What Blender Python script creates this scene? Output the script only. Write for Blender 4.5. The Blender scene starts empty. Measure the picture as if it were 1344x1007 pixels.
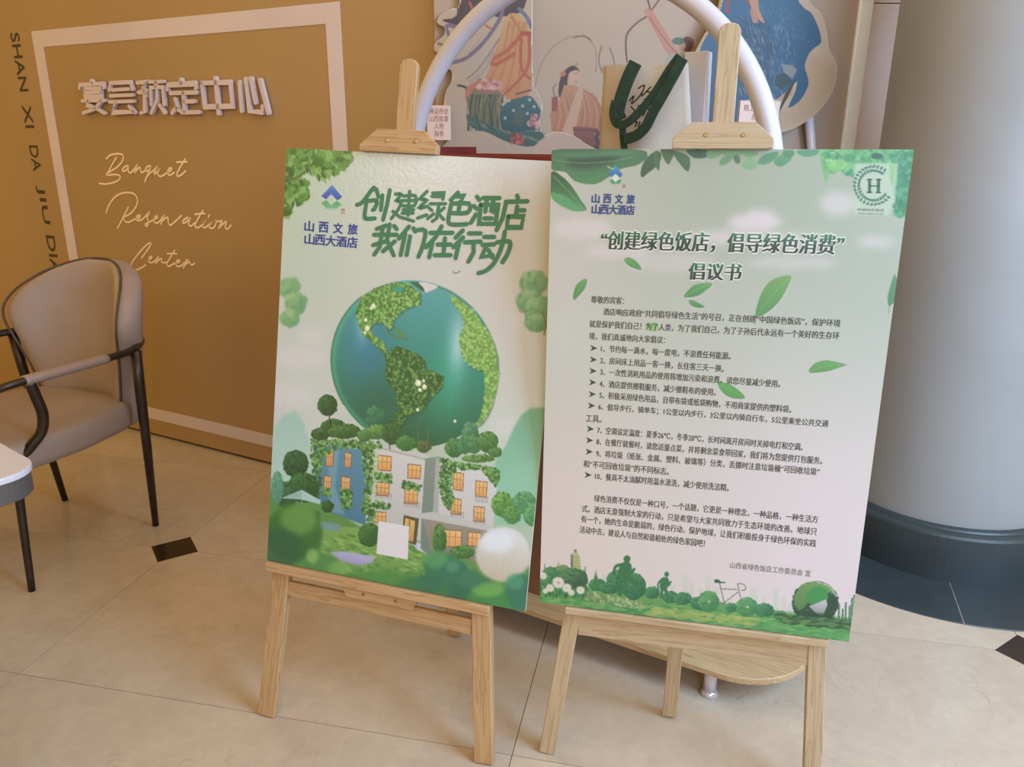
import bpy, bmesh, math, random
import numpy as np
from mathutils import Vector, Matrix
random.seed(7); rng = np.random.default_rng(11)
scene = bpy.context.scene
col = scene.collection

# ------------------------------------------------------------------ camera
CB = np.array([[0.99997632, 0.00688236, 0.0], [0.00205484, -0.29855898, 0.95438897], [0.00656845, -0.95436637, -0.29856605]])
EYE = np.array([0.0, 0.0, 1.275])
cam_data = bpy.data.cameras.new('camera')
cam_data.sensor_width = 36.0
cam_data.lens = 1000.0 / 1344.0 * 36.0
cam_data.clip_start = 0.05
cam = bpy.data.objects.new('camera', cam_data)
col.objects.link(cam)
M = Matrix.Identity(4)
for i in range(3):
    M[i][0] = CB[i][0]; M[i][1] = -CB[i][1]; M[i][2] = -CB[i][2]; M[i][3] = EYE[i]
cam.matrix_world = M
scene.camera = cam

# ------------------------------------------------------------------ light
scene.view_settings.view_transform = 'Standard'
scene.view_settings.look = 'None'
scene.view_settings.exposure = 0.0
scene.view_settings.gamma = 1.0
scene.view_settings.use_curve_mapping = False

def lin(c):
    c = np.asarray(c, dtype=float) / 255.0
    return np.where(c <= 0.04045, c / 12.92, ((c + 0.055) / 1.055) ** 2.4)

world = bpy.data.worlds.new('lobby_air')
world.use_nodes = True
world.node_tree.nodes['Background'].inputs[0].default_value = (1.0, 0.60, 0.13, 1)
world.node_tree.nodes['Background'].inputs[1].default_value = 0.93
scene.world = world

def area_light(name, loc, target, size, size_y, power, color, spread=180):
    d = bpy.data.lights.new(name, 'AREA')
    d.shape = 'RECTANGLE'; d.size = size; d.size_y = size_y
    d.energy = power; d.color = color; d.spread = math.radians(spread)
    o = bpy.data.objects.new(name, d)
    o.location = loc
    o.rotation_euler = (Vector(target) - Vector(loc)).to_track_quat('-Z', 'Y').to_euler()
    col.objects.link(o)
    return o

# tall lobby windows out of frame on the right, ceiling panels on the left
area_light('lobby_window_light', (2.3, 0.0, 2.1), (1.2, 1.2, 0.0), 1.4, 1.8, 152, (0.40, 0.67, 1.0))
area_light('front_fill_light', (1.0, -3.4, 2.2), (0.7, 2.0, 0.9), 2.8, 1.8, 106, (0.53, 0.72, 1.0))  # added fill from behind the camera to brighten posters and mural edge strip
area_light('ceiling_panel_light', (-1.3, 1.3, 3.0), (-1.2, 1.9, 0.0), 1.6, 1.2, 2.5, (1.0, 0.64, 0.34))
area_light('ceiling_spot_light', (-2.9, -1.9, 2.75), (-0.3, 1.6, 1.1), 0.50, 0.30, 7, (1.0, 0.90, 0.74))
area_light('ceiling_wash_light', (0.1, 1.9, 3.2), (-0.2, 1.4, 0.0), 1.6, 0.6, 11, (0.90, 1.0, 0.95))

# ------------------------------------------------------------------ materials
MATS = {}
def nodes_of(name, rough=0.5, metal=0.0, coat=0.0, spec=0.5):
    m = bpy.data.materials.new(name); m.use_nodes = True
    nt = m.node_tree; b = nt.nodes['Principled BSDF']
    b.inputs['Roughness'].default_value = rough
    b.inputs['Metallic'].default_value = metal
    b.inputs['Coat Weight'].default_value = coat
    b.inputs['Specular IOR Level'].default_value = spec
    MATS[name] = m
    return m, nt, b

def ramp(nt, stops):
    r = nt.nodes.new('ShaderNodeValToRGB')
    e = r.color_ramp.elements
    while len(e) < len(stops): e.new(0.5)
    for k, (p, c) in enumerate(stops):
        e[k].position = p; e[k].color = (*lin(c), 1)
    return r

def mottled(name, c1, c2, scale=4.0, rough=0.5, metal=0.0, bump=0.0, bump_scale=200.0, coat=0.0, detail=6, stretch=(1, 1, 1), spec=0.5):
    m, nt, b = nodes_of(name, rough, metal, coat, spec)
    g = nt.nodes.new('ShaderNodeNewGeometry')
    mp = nt.nodes.new('ShaderNodeMapping'); mp.inputs['Scale'].default_value = stretch
    nt.links.new(g.outputs['Position'], mp.inputs['Vector'])
    n = nt.nodes.new('ShaderNodeTexNoise'); n.inputs['Scale'].default_value = scale; n.inputs['Detail'].default_value = detail
    nt.links.new(mp.outputs[0], n.inputs['Vector'])
    r = ramp(nt, [(0.35, c1), (0.65, c2)])
    nt.links.new(n.outputs['Fac'], r.inputs[0]); nt.links.new(r.outputs[0], b.inputs['Base Color'])
    if bump:
        n2 = nt.nodes.new('ShaderNodeTexNoise'); n2.inputs['Scale'].default_value = bump_scale
        nt.links.new(mp.outputs[0], n2.inputs['Vector'])
        bp = nt.nodes.new('ShaderNodeBump'); bp.inputs['Strength'].default_value = bump; bp.inputs['Distance'].default_value = 0.002
        nt.links.new(n2.outputs['Fac'], bp.inputs['Height']); nt.links.new(bp.outputs[0], b.inputs['Normal'])
    return m

# cream marble floor: clouds, veins, slight tile to tile change
def marble(name, c1, c2, vein, rough, vein_amt=0.5, scale=2.0, fine=0.0):
    m, nt, b = nodes_of(name, rough)
    g = nt.nodes.new('ShaderNodeNewGeometry')
    oi = nt.nodes.new('ShaderNodeObjectInfo')
    ad = nt.nodes.new('ShaderNodeVectorMath'); ad.operation = 'MULTIPLY_ADD'
    cmb = nt.nodes.new('ShaderNodeCombineXYZ')
    for k in range(3): nt.links.new(oi.outputs['Random'], cmb.inputs[k])
    nt.links.new(cmb.outputs[0], ad.inputs[0]); ad.inputs[1].default_value = (7, 11, 5)
    nt.links.new(g.outputs['Position'], ad.inputs[2])
    n = nt.nodes.new('ShaderNodeTexNoise'); n.inputs['Scale'].default_value = scale; n.inputs['Detail'].default_value = 8; n.inputs['Roughness'].default_value = 0.6
    n.inputs['Distortion'].default_value = 0.6
    nt.links.new(ad.outputs[0], n.inputs['Vector'])
    r = ramp(nt, [(0.3, c1), (0.7, c2)])
    nt.links.new(n.outputs['Fac'], r.inputs[0])
    v = nt.nodes.new('ShaderNodeTexNoise'); v.inputs['Scale'].default_value = scale * 1.6; v.inputs['Detail'].default_value = 5; v.inputs['Distortion'].default_value = 1.6
    nt.links.new(ad.outputs[0], v.inputs['Vector'])
    ab = nt.nodes.new('ShaderNodeMath'); ab.operation = 'SUBTRACT'; ab.inputs[1].default_value = 0.5
    nt.links.new(v.outputs['Fac'], ab.inputs[0])
    ab2 = nt.nodes.new('ShaderNodeMath'); ab2.operation = 'ABSOLUTE'; nt.links.new(ab.outputs[0], ab2.inputs[0])
    mr = nt.nodes.new('ShaderNodeMapRange'); mr.inputs['From Min'].default_value = 0.0; mr.inputs['From Max'].default_value = 0.009
    mr.inputs['To Min'].default_value = vein_amt; mr.inputs['To Max'].default_value = 0.0
    nt.links.new(ab2.outputs[0], mr.inputs['Value'])
    n3 = nt.nodes.new('ShaderNodeTexNoise'); n3.inputs['Scale'].default_value = scale * 1.1
    nt.links.new(ad.outputs[0], n3.inputs['Vector'])
    mr3 = nt.nodes.new('ShaderNodeMapRange'); mr3.inputs['From Min'].default_value = 0.5; mr3.inputs['From Max'].default_value = 0.62
    nt.links.new(n3.outputs['Fac'], mr3.inputs['Value'])
    mul = nt.nodes.new('ShaderNodeMath'); mul.operation = 'MULTIPLY'
    nt.links.new(mr.outputs[0], mul.inputs[0]); nt.links.new(mr3.outputs[0], mul.inputs[1])
    base_out = r.outputs[0]
    if fine:
        nf = nt.nodes.new('ShaderNodeTexNoise'); nf.inputs['Scale'].default_value = 26; nf.inputs['Detail'].default_value = 6; nf.inputs['Distortion'].default_value = 0.8
        nt.links.new(ad.outputs[0], nf.inputs['Vector'])
        mf = nt.nodes.new('ShaderNodeMapRange'); mf.inputs['From Min'].default_value = 0.3; mf.inputs['From Max'].default_value = 0.7
        mf.inputs['To Min'].default_value = 1 - fine; mf.inputs['To Max'].default_value = 1 + fine
        nt.links.new(nf.outputs['Fac'], mf.inputs['Value'])
        vm = nt.nodes.new('ShaderNodeVectorMath'); vm.operation = 'SCALE'
        nt.links.new(base_out, vm.inputs[0]); nt.links.new(mf.outputs[0], vm.inputs['Scale']); base_out = vm.outputs[0]
    mx = nt.nodes.new('ShaderNodeMixRGB'); mx.inputs[2].default_value = (*lin(vein), 1)
    nt.links.new(mul.outputs[0], mx.inputs[0]); nt.links.new(base_out, mx.inputs[1])
    nt.links.new(mx.outputs[0], b.inputs['Base Color'])
    return m

def pine(name, c1, c2, c3, rough=0.55):
    m, nt, b = nodes_of(name, rough)
    a = nt.nodes.new('ShaderNodeAttribute'); a.attribute_name = 'grain'
    mp = nt.nodes.new('ShaderNodeMapping'); mp.inputs['Scale'].default_value = (1.3, 28, 28)
    nt.links.new(a.outputs['Vector'], mp.inputs['Vector'])
    n = nt.nodes.new('ShaderNodeTexNoise'); n.inputs['Scale'].default_value = 3.2; n.inputs['Detail'].default_value = 4; n.inputs['Distortion'].default_value = 0.4
    nt.links.new(mp.outputs[0], n.inputs['Vector'])
    w = nt.nodes.new('ShaderNodeMath'); w.operation = 'MULTIPLY'; w.inputs[1].default_value = 5.0
    nt.links.new(n.outputs['Fac'], w.inputs[0])
    f = nt.nodes.new('ShaderNodeMath'); f.operation = 'FRACT'; nt.links.new(w.outputs[0], f.inputs[0])
    r = ramp(nt, [(0.0, c1), (0.55, c2), (0.93, c3), (1.0, c1)])
    nt.links.new(f.outputs[0], r.inputs[0])
    # small knots
    mk = nt.nodes.new('ShaderNodeMapping'); mk.inputs['Scale'].default_value = (5, 14, 14)
    nt.links.new(a.outputs['Vector'], mk.inputs['Vector'])
    vo = nt.nodes.new('ShaderNodeTexVoronoi'); vo.inputs['Scale'].default_value = 1.1
    nt.links.new(mk.outputs[0], vo.inputs['Vector'])
    mr = nt.nodes.new('ShaderNodeMapRange'); mr.inputs['From Min'].default_value = 0.03; mr.inputs['From Max'].default_value = 0.11; mr.inputs['To Min'].default_value = 0.8; mr.inputs['To Max'].default_value = 0
    nt.links.new(vo.outputs['Distance'], mr.inputs['Value'])
    mx = nt.nodes.new('ShaderNodeMixRGB'); mx.inputs[2].default_value = (*lin((120, 78, 48)), 1)
    nt.links.new(mr.outputs[0], mx.inputs[0]); nt.links.new(r.outputs[0], mx.inputs[1])
    nt.links.new(mx.outputs[0], b.inputs['Base Color'])
    bp = nt.nodes.new('ShaderNodeBump'); bp.inputs['Strength'].default_value = 0.12; bp.inputs['Distance'].default_value = 0.001
    nt.links.new(f.outputs[0], bp.inputs['Height']); nt.links.new(bp.outputs[0], b.inputs['Normal'])
    return m

def print_mat(name, rough, coat, bump=0.0):
    m, nt, b = nodes_of(name, rough, 0, coat)
    b.inputs['Coat Roughness'].default_value = 0.17
    a = nt.nodes.new('ShaderNodeAttribute'); a.attribute_name = 'ink'
    nt.links.new(a.outputs['Color'], b.inputs['Base Color'])
    if bump:
        g = nt.nodes.new('ShaderNodeNewGeometry')
        n2 = nt.nodes.new('ShaderNodeTexNoise'); n2.inputs['Scale'].default_value = 130; n2.inputs['Detail'].default_value = 3
        nt.links.new(g.outputs['Position'], n2.inputs['Vector'])
        bp = nt.nodes.new('ShaderNodeBump'); bp.inputs['Strength'].default_value = bump; bp.inputs['Distance'].default_value = 0.001
        nt.links.new(n2.outputs['Fac'], bp.inputs['Height'])
        nt.links.new(bp.outputs[0], b.inputs['Normal']); nt.links.new(bp.outputs[0], b.inputs['Coat Normal'])
    return m

tan_wall = mottled('tan_wall_paint', (157, 126, 88), (164, 133, 94), 1.2, 0.5, bump=0.05, bump_scale=300)
white_paint = mottled('white_frame_paint', (198, 185, 192), (205, 193, 199), 3, 0.5)
acrylic = mottled('pale_acrylic', (198, 184, 194), (203, 191, 201), 3, 0.35)
cream_ink = mottled('cream_lettering', (233, 206, 172), (239, 214, 183), 6, 0.5)
black_ink = mottled('black_lettering', (30, 26, 24), (38, 33, 30), 6, 0.5)
mural_white = mottled('white_panel_edge', (238, 244, 253), (244, 249, 255), 3, 0.35)
mural_base = mottled('mural_wall_paint', (151, 131, 110), (157, 137, 117), 1.5, 0.55)
marble_floor = marble('cream_floor_marble', (175, 160, 142), (190, 175, 157), (150, 132, 116), 0.18, 0.34, 2.6, 0.05)
grout = mottled('floor_grout', (106, 87, 70), (120, 99, 81), 9, 0.8)
marble_wall = marble('beige_wall_marble', (184, 164, 153), (198, 178, 167), (140, 128, 118), 0.3, 0.3)
column_stone = marble('grey_column_stone', (139, 140, 140), (150, 150, 152), (120, 118, 118), 0.34, 0.12, 1.4)
black_marble = marble('black_marble', (44, 52, 55), (53, 63, 67), (90, 98, 104), 0.38, 0.12)
dark_tile = mottled('dark_inset_tile', (34, 25, 22), (44, 33, 28), 12, 0.25)
pine_a = pine('pale_pine', (179, 150, 113), (173, 142, 104), (158, 124, 87))
pine_b = pine('pale_pine_right', (178, 159, 132), (172, 151, 121), (156, 133, 102))
plate_wood = pine('plate_wood', (185, 161, 126), (177, 151, 114), (163, 133, 98))
steel = mottled('screw_steel', (150, 120, 80), (180, 150, 100), 60, 0.35, 0.9)
bronze = mottled('dark_bronze_metal', (58, 50, 45), (68, 59, 53), 20, 0.34, 0.7)
leather = mottled('taupe_leather', (143, 126, 119), (149, 132, 126), 6, 0.48, bump=0.12, bump_scale=420)
leather_arm = mottled('taupe_arm_leather', (138, 120, 113), (144, 126, 120), 6, 0.5, bump=0.1, bump_scale=420)
piping_mat = mottled('dark_piping', (70, 56, 48), (80, 64, 54), 20, 0.6)
table_white = mottled('white_table_top', (188, 186, 198), (197, 195, 208), 5, 0.3)
table_rim = mottled('grey_table_rim', (74, 70, 70), (84, 80, 80), 5, 0.4)
tube_white = mottled('white_enamel', (188, 186, 199), (195, 193, 204), 5, 0.25)
chrome = mottled('chrome_foot', (176, 178, 186), (196, 198, 206), 5, 0.15, 0.45)
cabinet_brown = mottled('brown_cabinet_laminate', (119, 87, 70), (130, 96, 78), 3, 0.5)
tray_red = mottled('dark_red_tray', (107, 35, 33), (118, 40, 36), 5, 0.5)
canvas_cloth = mottled('cream_canvas', (180, 168, 156), (186, 176, 164), 14, 0.85, bump=0.4, bump_scale=900)
green_strap = mottled('dark_green_webbing', (17, 46, 36), (27, 60, 48), 60, 0.8, bump=0.4, bump_scale=700)
paper_bag = mottled('white_paper', (183, 182, 192), (191, 190, 200), 6, 0.5)
foam = mottled('white_foam_board', (202, 193, 186), (210, 202, 195), 5, 0.6)
card_mat = mottled('pink_caption_card', (202, 175, 164), (208, 183, 171), 5, 0.6)
card_ink = mottled('caption_ink', (150, 92, 72), (160, 100, 80), 5, 0.6)
gloss_print = print_mat('glossy_poster_print', 0.35, 0.8, 0.45)
satin_print = print_mat('satin_poster_print', 0.45, 0.12, 0.05)
mural_print = print_mat('mural_print', 0.55, 0.0)
ink_text = print_mat('poster_ink_text', 0.5, 0.2)
seam_mat = mottled('seam_grey', (120, 116, 116), (140, 136, 134), 30, 0.7)  # plain grey of the joints between the black slabs

# ------------------------------------------------------------------ object helpers
def prop(o, label=None, cat=None, group=None, kind=None):
    if label: o['label'] = label
    if cat: o['category'] = cat
    if group: o['group'] = group
    if kind: o['kind'] = kind
    return o

def thing(name, loc, label, cat, group=None):
    o = bpy.data.objects.new(name, None); col.objects.link(o)
    o.empty_display_size = 0.1
    o.location = loc
    return prop(o, label, cat, group)

def world_loc(o):
    v = Vector((0, 0, 0))
    while o is not None:
        v += Vector(o.location); o = o.parent
    return v

def obj(name, bm, mat, parent=None, smooth=False, loc=None):
    """bm holds world coordinates; the object is put at loc (or its parent's place) and keeps them"""
    me = bpy.data.meshes.new(name)
    o = bpy.data.objects.new(name, me); col.objects.link(o)
    base = world_loc(parent) if parent is not None else Vector(loc or (0, 0, 0))
    if parent is not None: o.parent = parent
    else: o.location = base
    bmesh.ops.translate(bm, verts=bm.verts, vec=-base)
    bm.to_mesh(me); bm.free()
    me.materials.append(mat)
    if smooth:
        me.polygons.foreach_set('use_smooth', [True] * len(me.polygons))
    return o

def grain_layer(bm):
    l = bm.verts.layers.float_vector.get('grain')
    return l or bm.verts.layers.float_vector.new('grain')

def prism(bm, pts, base, du, dv, dn, n0, n1, bevel=0.0, grain=None, seg=1):
    """polygon pts=(a,b) at base+a*du+b*dv extruded along dn from n0 to n1"""
    lay = grain_layer(bm)
    off = rng.random(3) * 9
    base, du, dv, dn = (np.asarray(x, float) for x in (base, du, dv, dn))
    gd = np.array(grain if grain is not None else (0, 1), float); gd /= np.linalg.norm(gd)
    gp = np.array([-gd[1], gd[0]])
    rings = []
    for n in (n0, n1):
        ring = []
        for a, b in pts:
            v = bm.verts.new(base + a * du + b * dv + n * dn)
            v[lay] = Vector((a * gd[0] + b * gd[1] + off[0], a * gp[0] + b * gp[1] + off[1], n + off[2]))
            ring.append(v)
        rings.append(ring)
    k = len(pts)
    fs = [bm.faces.new(rings[0]), bm.faces.new(rings[1][::-1])]
    for i in range(k):
        fs.append(bm.faces.new((rings[0][i], rings[1][i], rings[1][(i + 1) % k], rings[0][(i + 1) % k])))
    bmesh.ops.recalc_face_normals(bm, faces=fs)
    if bevel:
        es = {e for f in fs for e in f.edges}
        bmesh.ops.bevel(bm, geom=list(es), offset=bevel, segments=seg, affect='EDGES', profile=0.6)

X3, Y3, Z3 = np.eye(3)
def box(bm, c, size, bevel=0.0, seg=1, ax=X3, ay=Y3, az=Z3):
    hx, hy, hz = (s / 2 for s in size)
    prism(bm, [(-hx, -hy), (hx, -hy), (hx, hy), (-hx, hy)], c, ax, ay, az, -hz, hz, bevel, (1, 0), seg)

def tube(bm, pts, radii, seg=14, squash=1.0, cap=True, closed=False):
    pts = [Vector(p) for p in pts]; n = len(pts)
    if not hasattr(radii, '__len__'): radii = [radii] * n
    up = None; rings = []
    for i, p in enumerate(pts):
        if closed: t = pts[(i + 1) % n] - pts[i - 1]
        else: t = pts[min(i + 1, n - 1)] - pts[max(i - 1, 0)]
        t.normalize()
        if up is None:
            up = Vector((0, 0, 1)) if abs(t.z) < 0.9 else Vector((0, 1, 0))
        s = t.cross(up).normalized(); u = s.cross(t).normalized(); up = u
        rings.append([bm.verts.new(p + (s * math.cos(a) + u * math.sin(a) * squash) * radii[i]) for a in [2 * math.pi * k / seg for k in range(seg)]])
    m = n if closed else n - 1
    for i in range(m):
        A, Bq = rings[i], rings[(i + 1) % n]
        for k in range(seg):
            bm.faces.new((A[k], A[(k + 1) % seg], Bq[(k + 1) % seg], Bq[k]))
    if cap and not closed:
        bm.faces.new(rings[0][::-1]); bm.faces.new(rings[-1])
    bmesh.ops.recalc_face_normals(bm, faces=bm.faces)

def lathe(bm, c, prof, seg=64, a0=0, a1=2 * math.pi):
    full = abs(a1 - a0 - 2 * math.pi) < 1e-6
    rings = []
    for k in range(seg if full else seg + 1):
        a = a0 + (a1 - a0) * k / seg
        rings.append([bm.verts.new((c[0] + r * math.cos(a), c[1] + r * math.sin(a), z)) for r, z in prof])
    m = len(rings)
    for k in range(m if full else m - 1):
        A, Bq = rings[k], rings[(k + 1) % m]
        for j in range(len(prof) - 1):
            bm.faces.new((A[j], Bq[j], Bq[j + 1], A[j + 1]))
    bmesh.ops.remove_doubles(bm, verts=bm.verts, dist=1e-6)
    bmesh.ops.recalc_face_normals(bm, faces=bm.faces)

def smooth_path(pts, n=6, closed=False):
    P = [np.array(p, float) for p in pts]; out = []
    k = len(P)
    rngk = range(k) if closed else range(k - 1)
    for i in rngk:
        if closed: p0, p1, p2, p3 = P[i - 1], P[i], P[(i + 1) % k], P[(i + 2) % k]
        else: p0, p1, p2, p3 = P[max(i - 1, 0)], P[i], P[i + 1], P[min(i + 2, k - 1)]
        for j in range(n):
            t = j / n
            out.append(0.5 * ((2 * p1) + (-p0 + p2) * t + (2 * p0 - 5 * p1 + 4 * p2 - p3) * t * t + (-p0 + 3 * p1 - 3 * p2 + p3) * t ** 3))
    if not closed: out.append(P[-1])
    return out

# ------------------------------------------------------------------ flat surfaces and what is printed on them
class Plane:
    """a real plane in the room: origin, right (u), down (v), away from the viewer (n)"""
    def __init__(s, O, u, v, N):
        s.O, s.u, s.v, s.N = (np.asarray(x, float) for x in (O, u, v, N))
    def P(s, a, b, n=0.0): return s.O + a * s.u + b * s.v + n * s.N
    def at(s, x, y, n=0.0):
        """survey: where the sight line of photo point x, y meets this plane"""
        r = CB @ np.array([(x - 672) / 1000.0, (y - 503.5) / 1000.0, 1.0])
        O = s.O + n * s.N
        q = EYE + r * (((O - EYE) @ s.N) / (r @ s.N)) - O
        return np.array([q @ s.u, q @ s.v])

def orth(O, u, v):
    u = np.array(u, float); u /= np.linalg.norm(u); v = np.array(v, float); v -= (v @ u) * u; v /= np.linalg.norm(v)
    return Plane(O, u, v, np.cross(u, v))

def ribbon(bm, pl, pts, w, n, z1=None, taper=False):
    """round-ended stroke of width w along pts=(a,b) on the plane, between depth n and z1"""
    pts = [np.array(p, float) for p in pts]
    k = len(pts); L, R = [], []
    for i, p in enumerate(pts):
        d = pts[min(i + 1, k - 1)] - pts[max(i - 1, 0)]; d /= (np.linalg.norm(d) + 1e-12)
        q = np.array([-d[1], d[0]]); ww = w / 2
        if taper: ww *= 0.55 + 0.45 * math.sin(math.pi * (i + 0.5) / k)
        if 0 < i < k - 1:
            d1 = pts[i] - pts[i - 1]; d2 = pts[i + 1] - pts[i]
            cs = (d1 @ d2) / (np.linalg.norm(d1) * np.linalg.norm(d2) + 1e-12)
            ww /= max(0.6, math.sqrt(max(0.0, (1 + cs) / 2)))
        L.append(p + q * ww); R.append(p - q * ww)
    def cap(p, d, r):
        a = math.atan2(d[1], d[0])
        return [p + r * np.array([math.cos(a + t), math.sin(a + t)]) for t in (math.pi / 2, math.pi / 4, 0, -math.pi / 4, -math.pi / 2)][1:-1]
    d1 = pts[-1] - pts[-2]; d0 = pts[0] - pts[1]
    f = 0.5 if not taper else 0.3
    lay = {}
    def vert(p, nn):
        return bm.verts.new(pl.P(p[0], p[1], nn))
    for nn in ([n] if z1 is None else [n, z1]):
        lv = [vert(p, nn) for p in L]; rv = [vert(p, nn) for p in R]
        for i in range(k - 1): bm.faces.new((lv[i], lv[i + 1], rv[i + 1], rv[i]))
        c1 = [vert(p, nn) for p in cap(pts[-1], d1, w * f)]; c0 = [vert(p, nn) for p in cap(pts[0], d0, w * f)]
        bm.faces.new([lv[-1]] + c1 + [rv[-1]]); bm.faces.new([rv[0]] + c0 + [lv[0]])
        lay[nn] = lv + c1 + rv[::-1] + c0
    if z1 is not None:
        a, b = lay[n], lay[z1]
        for i in range(len(a)): bm.faces.new((a[i], b[i], b[(i + 1) % len(a)], a[(i + 1) % len(a)]))
    return bm

TXT = {}
def glyphs(s, res=3, bold=0.0):
    key = (s, res, bold)
    if key not in TXT:
        cu = bpy.data.curves.new('lettering', 'FONT'); cu.body = s; cu.size = 1.0; cu.resolution_u = res; cu.offset = bold
        o = bpy.data.objects.new('lettering', cu); col.objects.link(o)
        dg = bpy.context.evaluated_depsgraph_get(); dg.update()
        me = bpy.data.meshes.new_from_object(o.evaluated_get(dg))
        co = np.empty(len(me.vertices) * 3); me.vertices.foreach_get('co', co); co = co.reshape(-1, 3)[:, :2]
        fc = [tuple(p.vertices) for p in me.polygons]
        bpy.data.objects.remove(o); bpy.data.curves.remove(cu); bpy.data.meshes.remove(me)
        TXT[key] = (co, fc)
    return TXT[key]

def heavy_text(V, F, pl, n, s, A, Bq, h, w, res=3, shear=0.0, k=8):
    for j in range(k):
        a = 2 * math.pi * j / k
        put_text(V, F, pl, n - 0.000008 * j, s, A, Bq, h, 0.0, res, shear, w * math.cos(a), w * math.sin(a))

def put_text(V, F, pl, n, s, A, Bq, h, bold=0.0, res=3, shear=0.0, dx=0.0, dy=0.0):
    """text s from A to Bq (plane coordinates of the left and right middle), h tall"""
    co, fc = glyphs(s, res, bold)
    x0, x1 = co[:, 0].min(), co[:, 0].max(); y0, y1 = co[:, 1].min(), co[:, 1].max()
    A, Bq = np.array(A, float), np.array(Bq, float)
    d = (Bq - A); L = np.linalg.norm(d); d /= L; up = np.array([d[1], -d[0]])
    yy = (co[:, 1] - (y0 + y1) / 2) / (y1 - y0) * h
    xx = (co[:, 0] - x0) / (x1 - x0) * L + shear * yy
    p = A + np.outer(xx + dx, d) + np.outer(yy + dy, up)
    base = len(V)
    V.extend(pl.P(a, b, n) for a, b in p)
    F.extend(tuple(i + base for i in f) for f in fc)

def flat_mesh(name, V, F, colors, mat, parent, thick=None):
    """mesh from world vertices; colors is one sRGB colour or a list per vertex"""
    base = world_loc(parent)
    me = bpy.data.meshes.new(name)
    Va = np.array(V, float) - np.array(base)
    me.from_pydata([tuple(v) for v in Va], [], F); me.update()
    if colors is not None:
        at = me.attributes.new('ink', 'FLOAT_COLOR', 'POINT')
        C = np.ones((len(Va), 4))
        C[:, :3] = ink(colors) if np.ndim(colors) == 1 else np.array([ink(c) for c in colors])
        at.data.foreach_set('color', C.ravel())
    me.materials.append(mat)
    o = bpy.data.objects.new(name, me); col.objects.link(o); o.parent = parent
    return o

INK_GAIN = 1.0
def ink(c): return np.clip(lin(c) * INK_GAIN, 0, 0.92)

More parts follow.
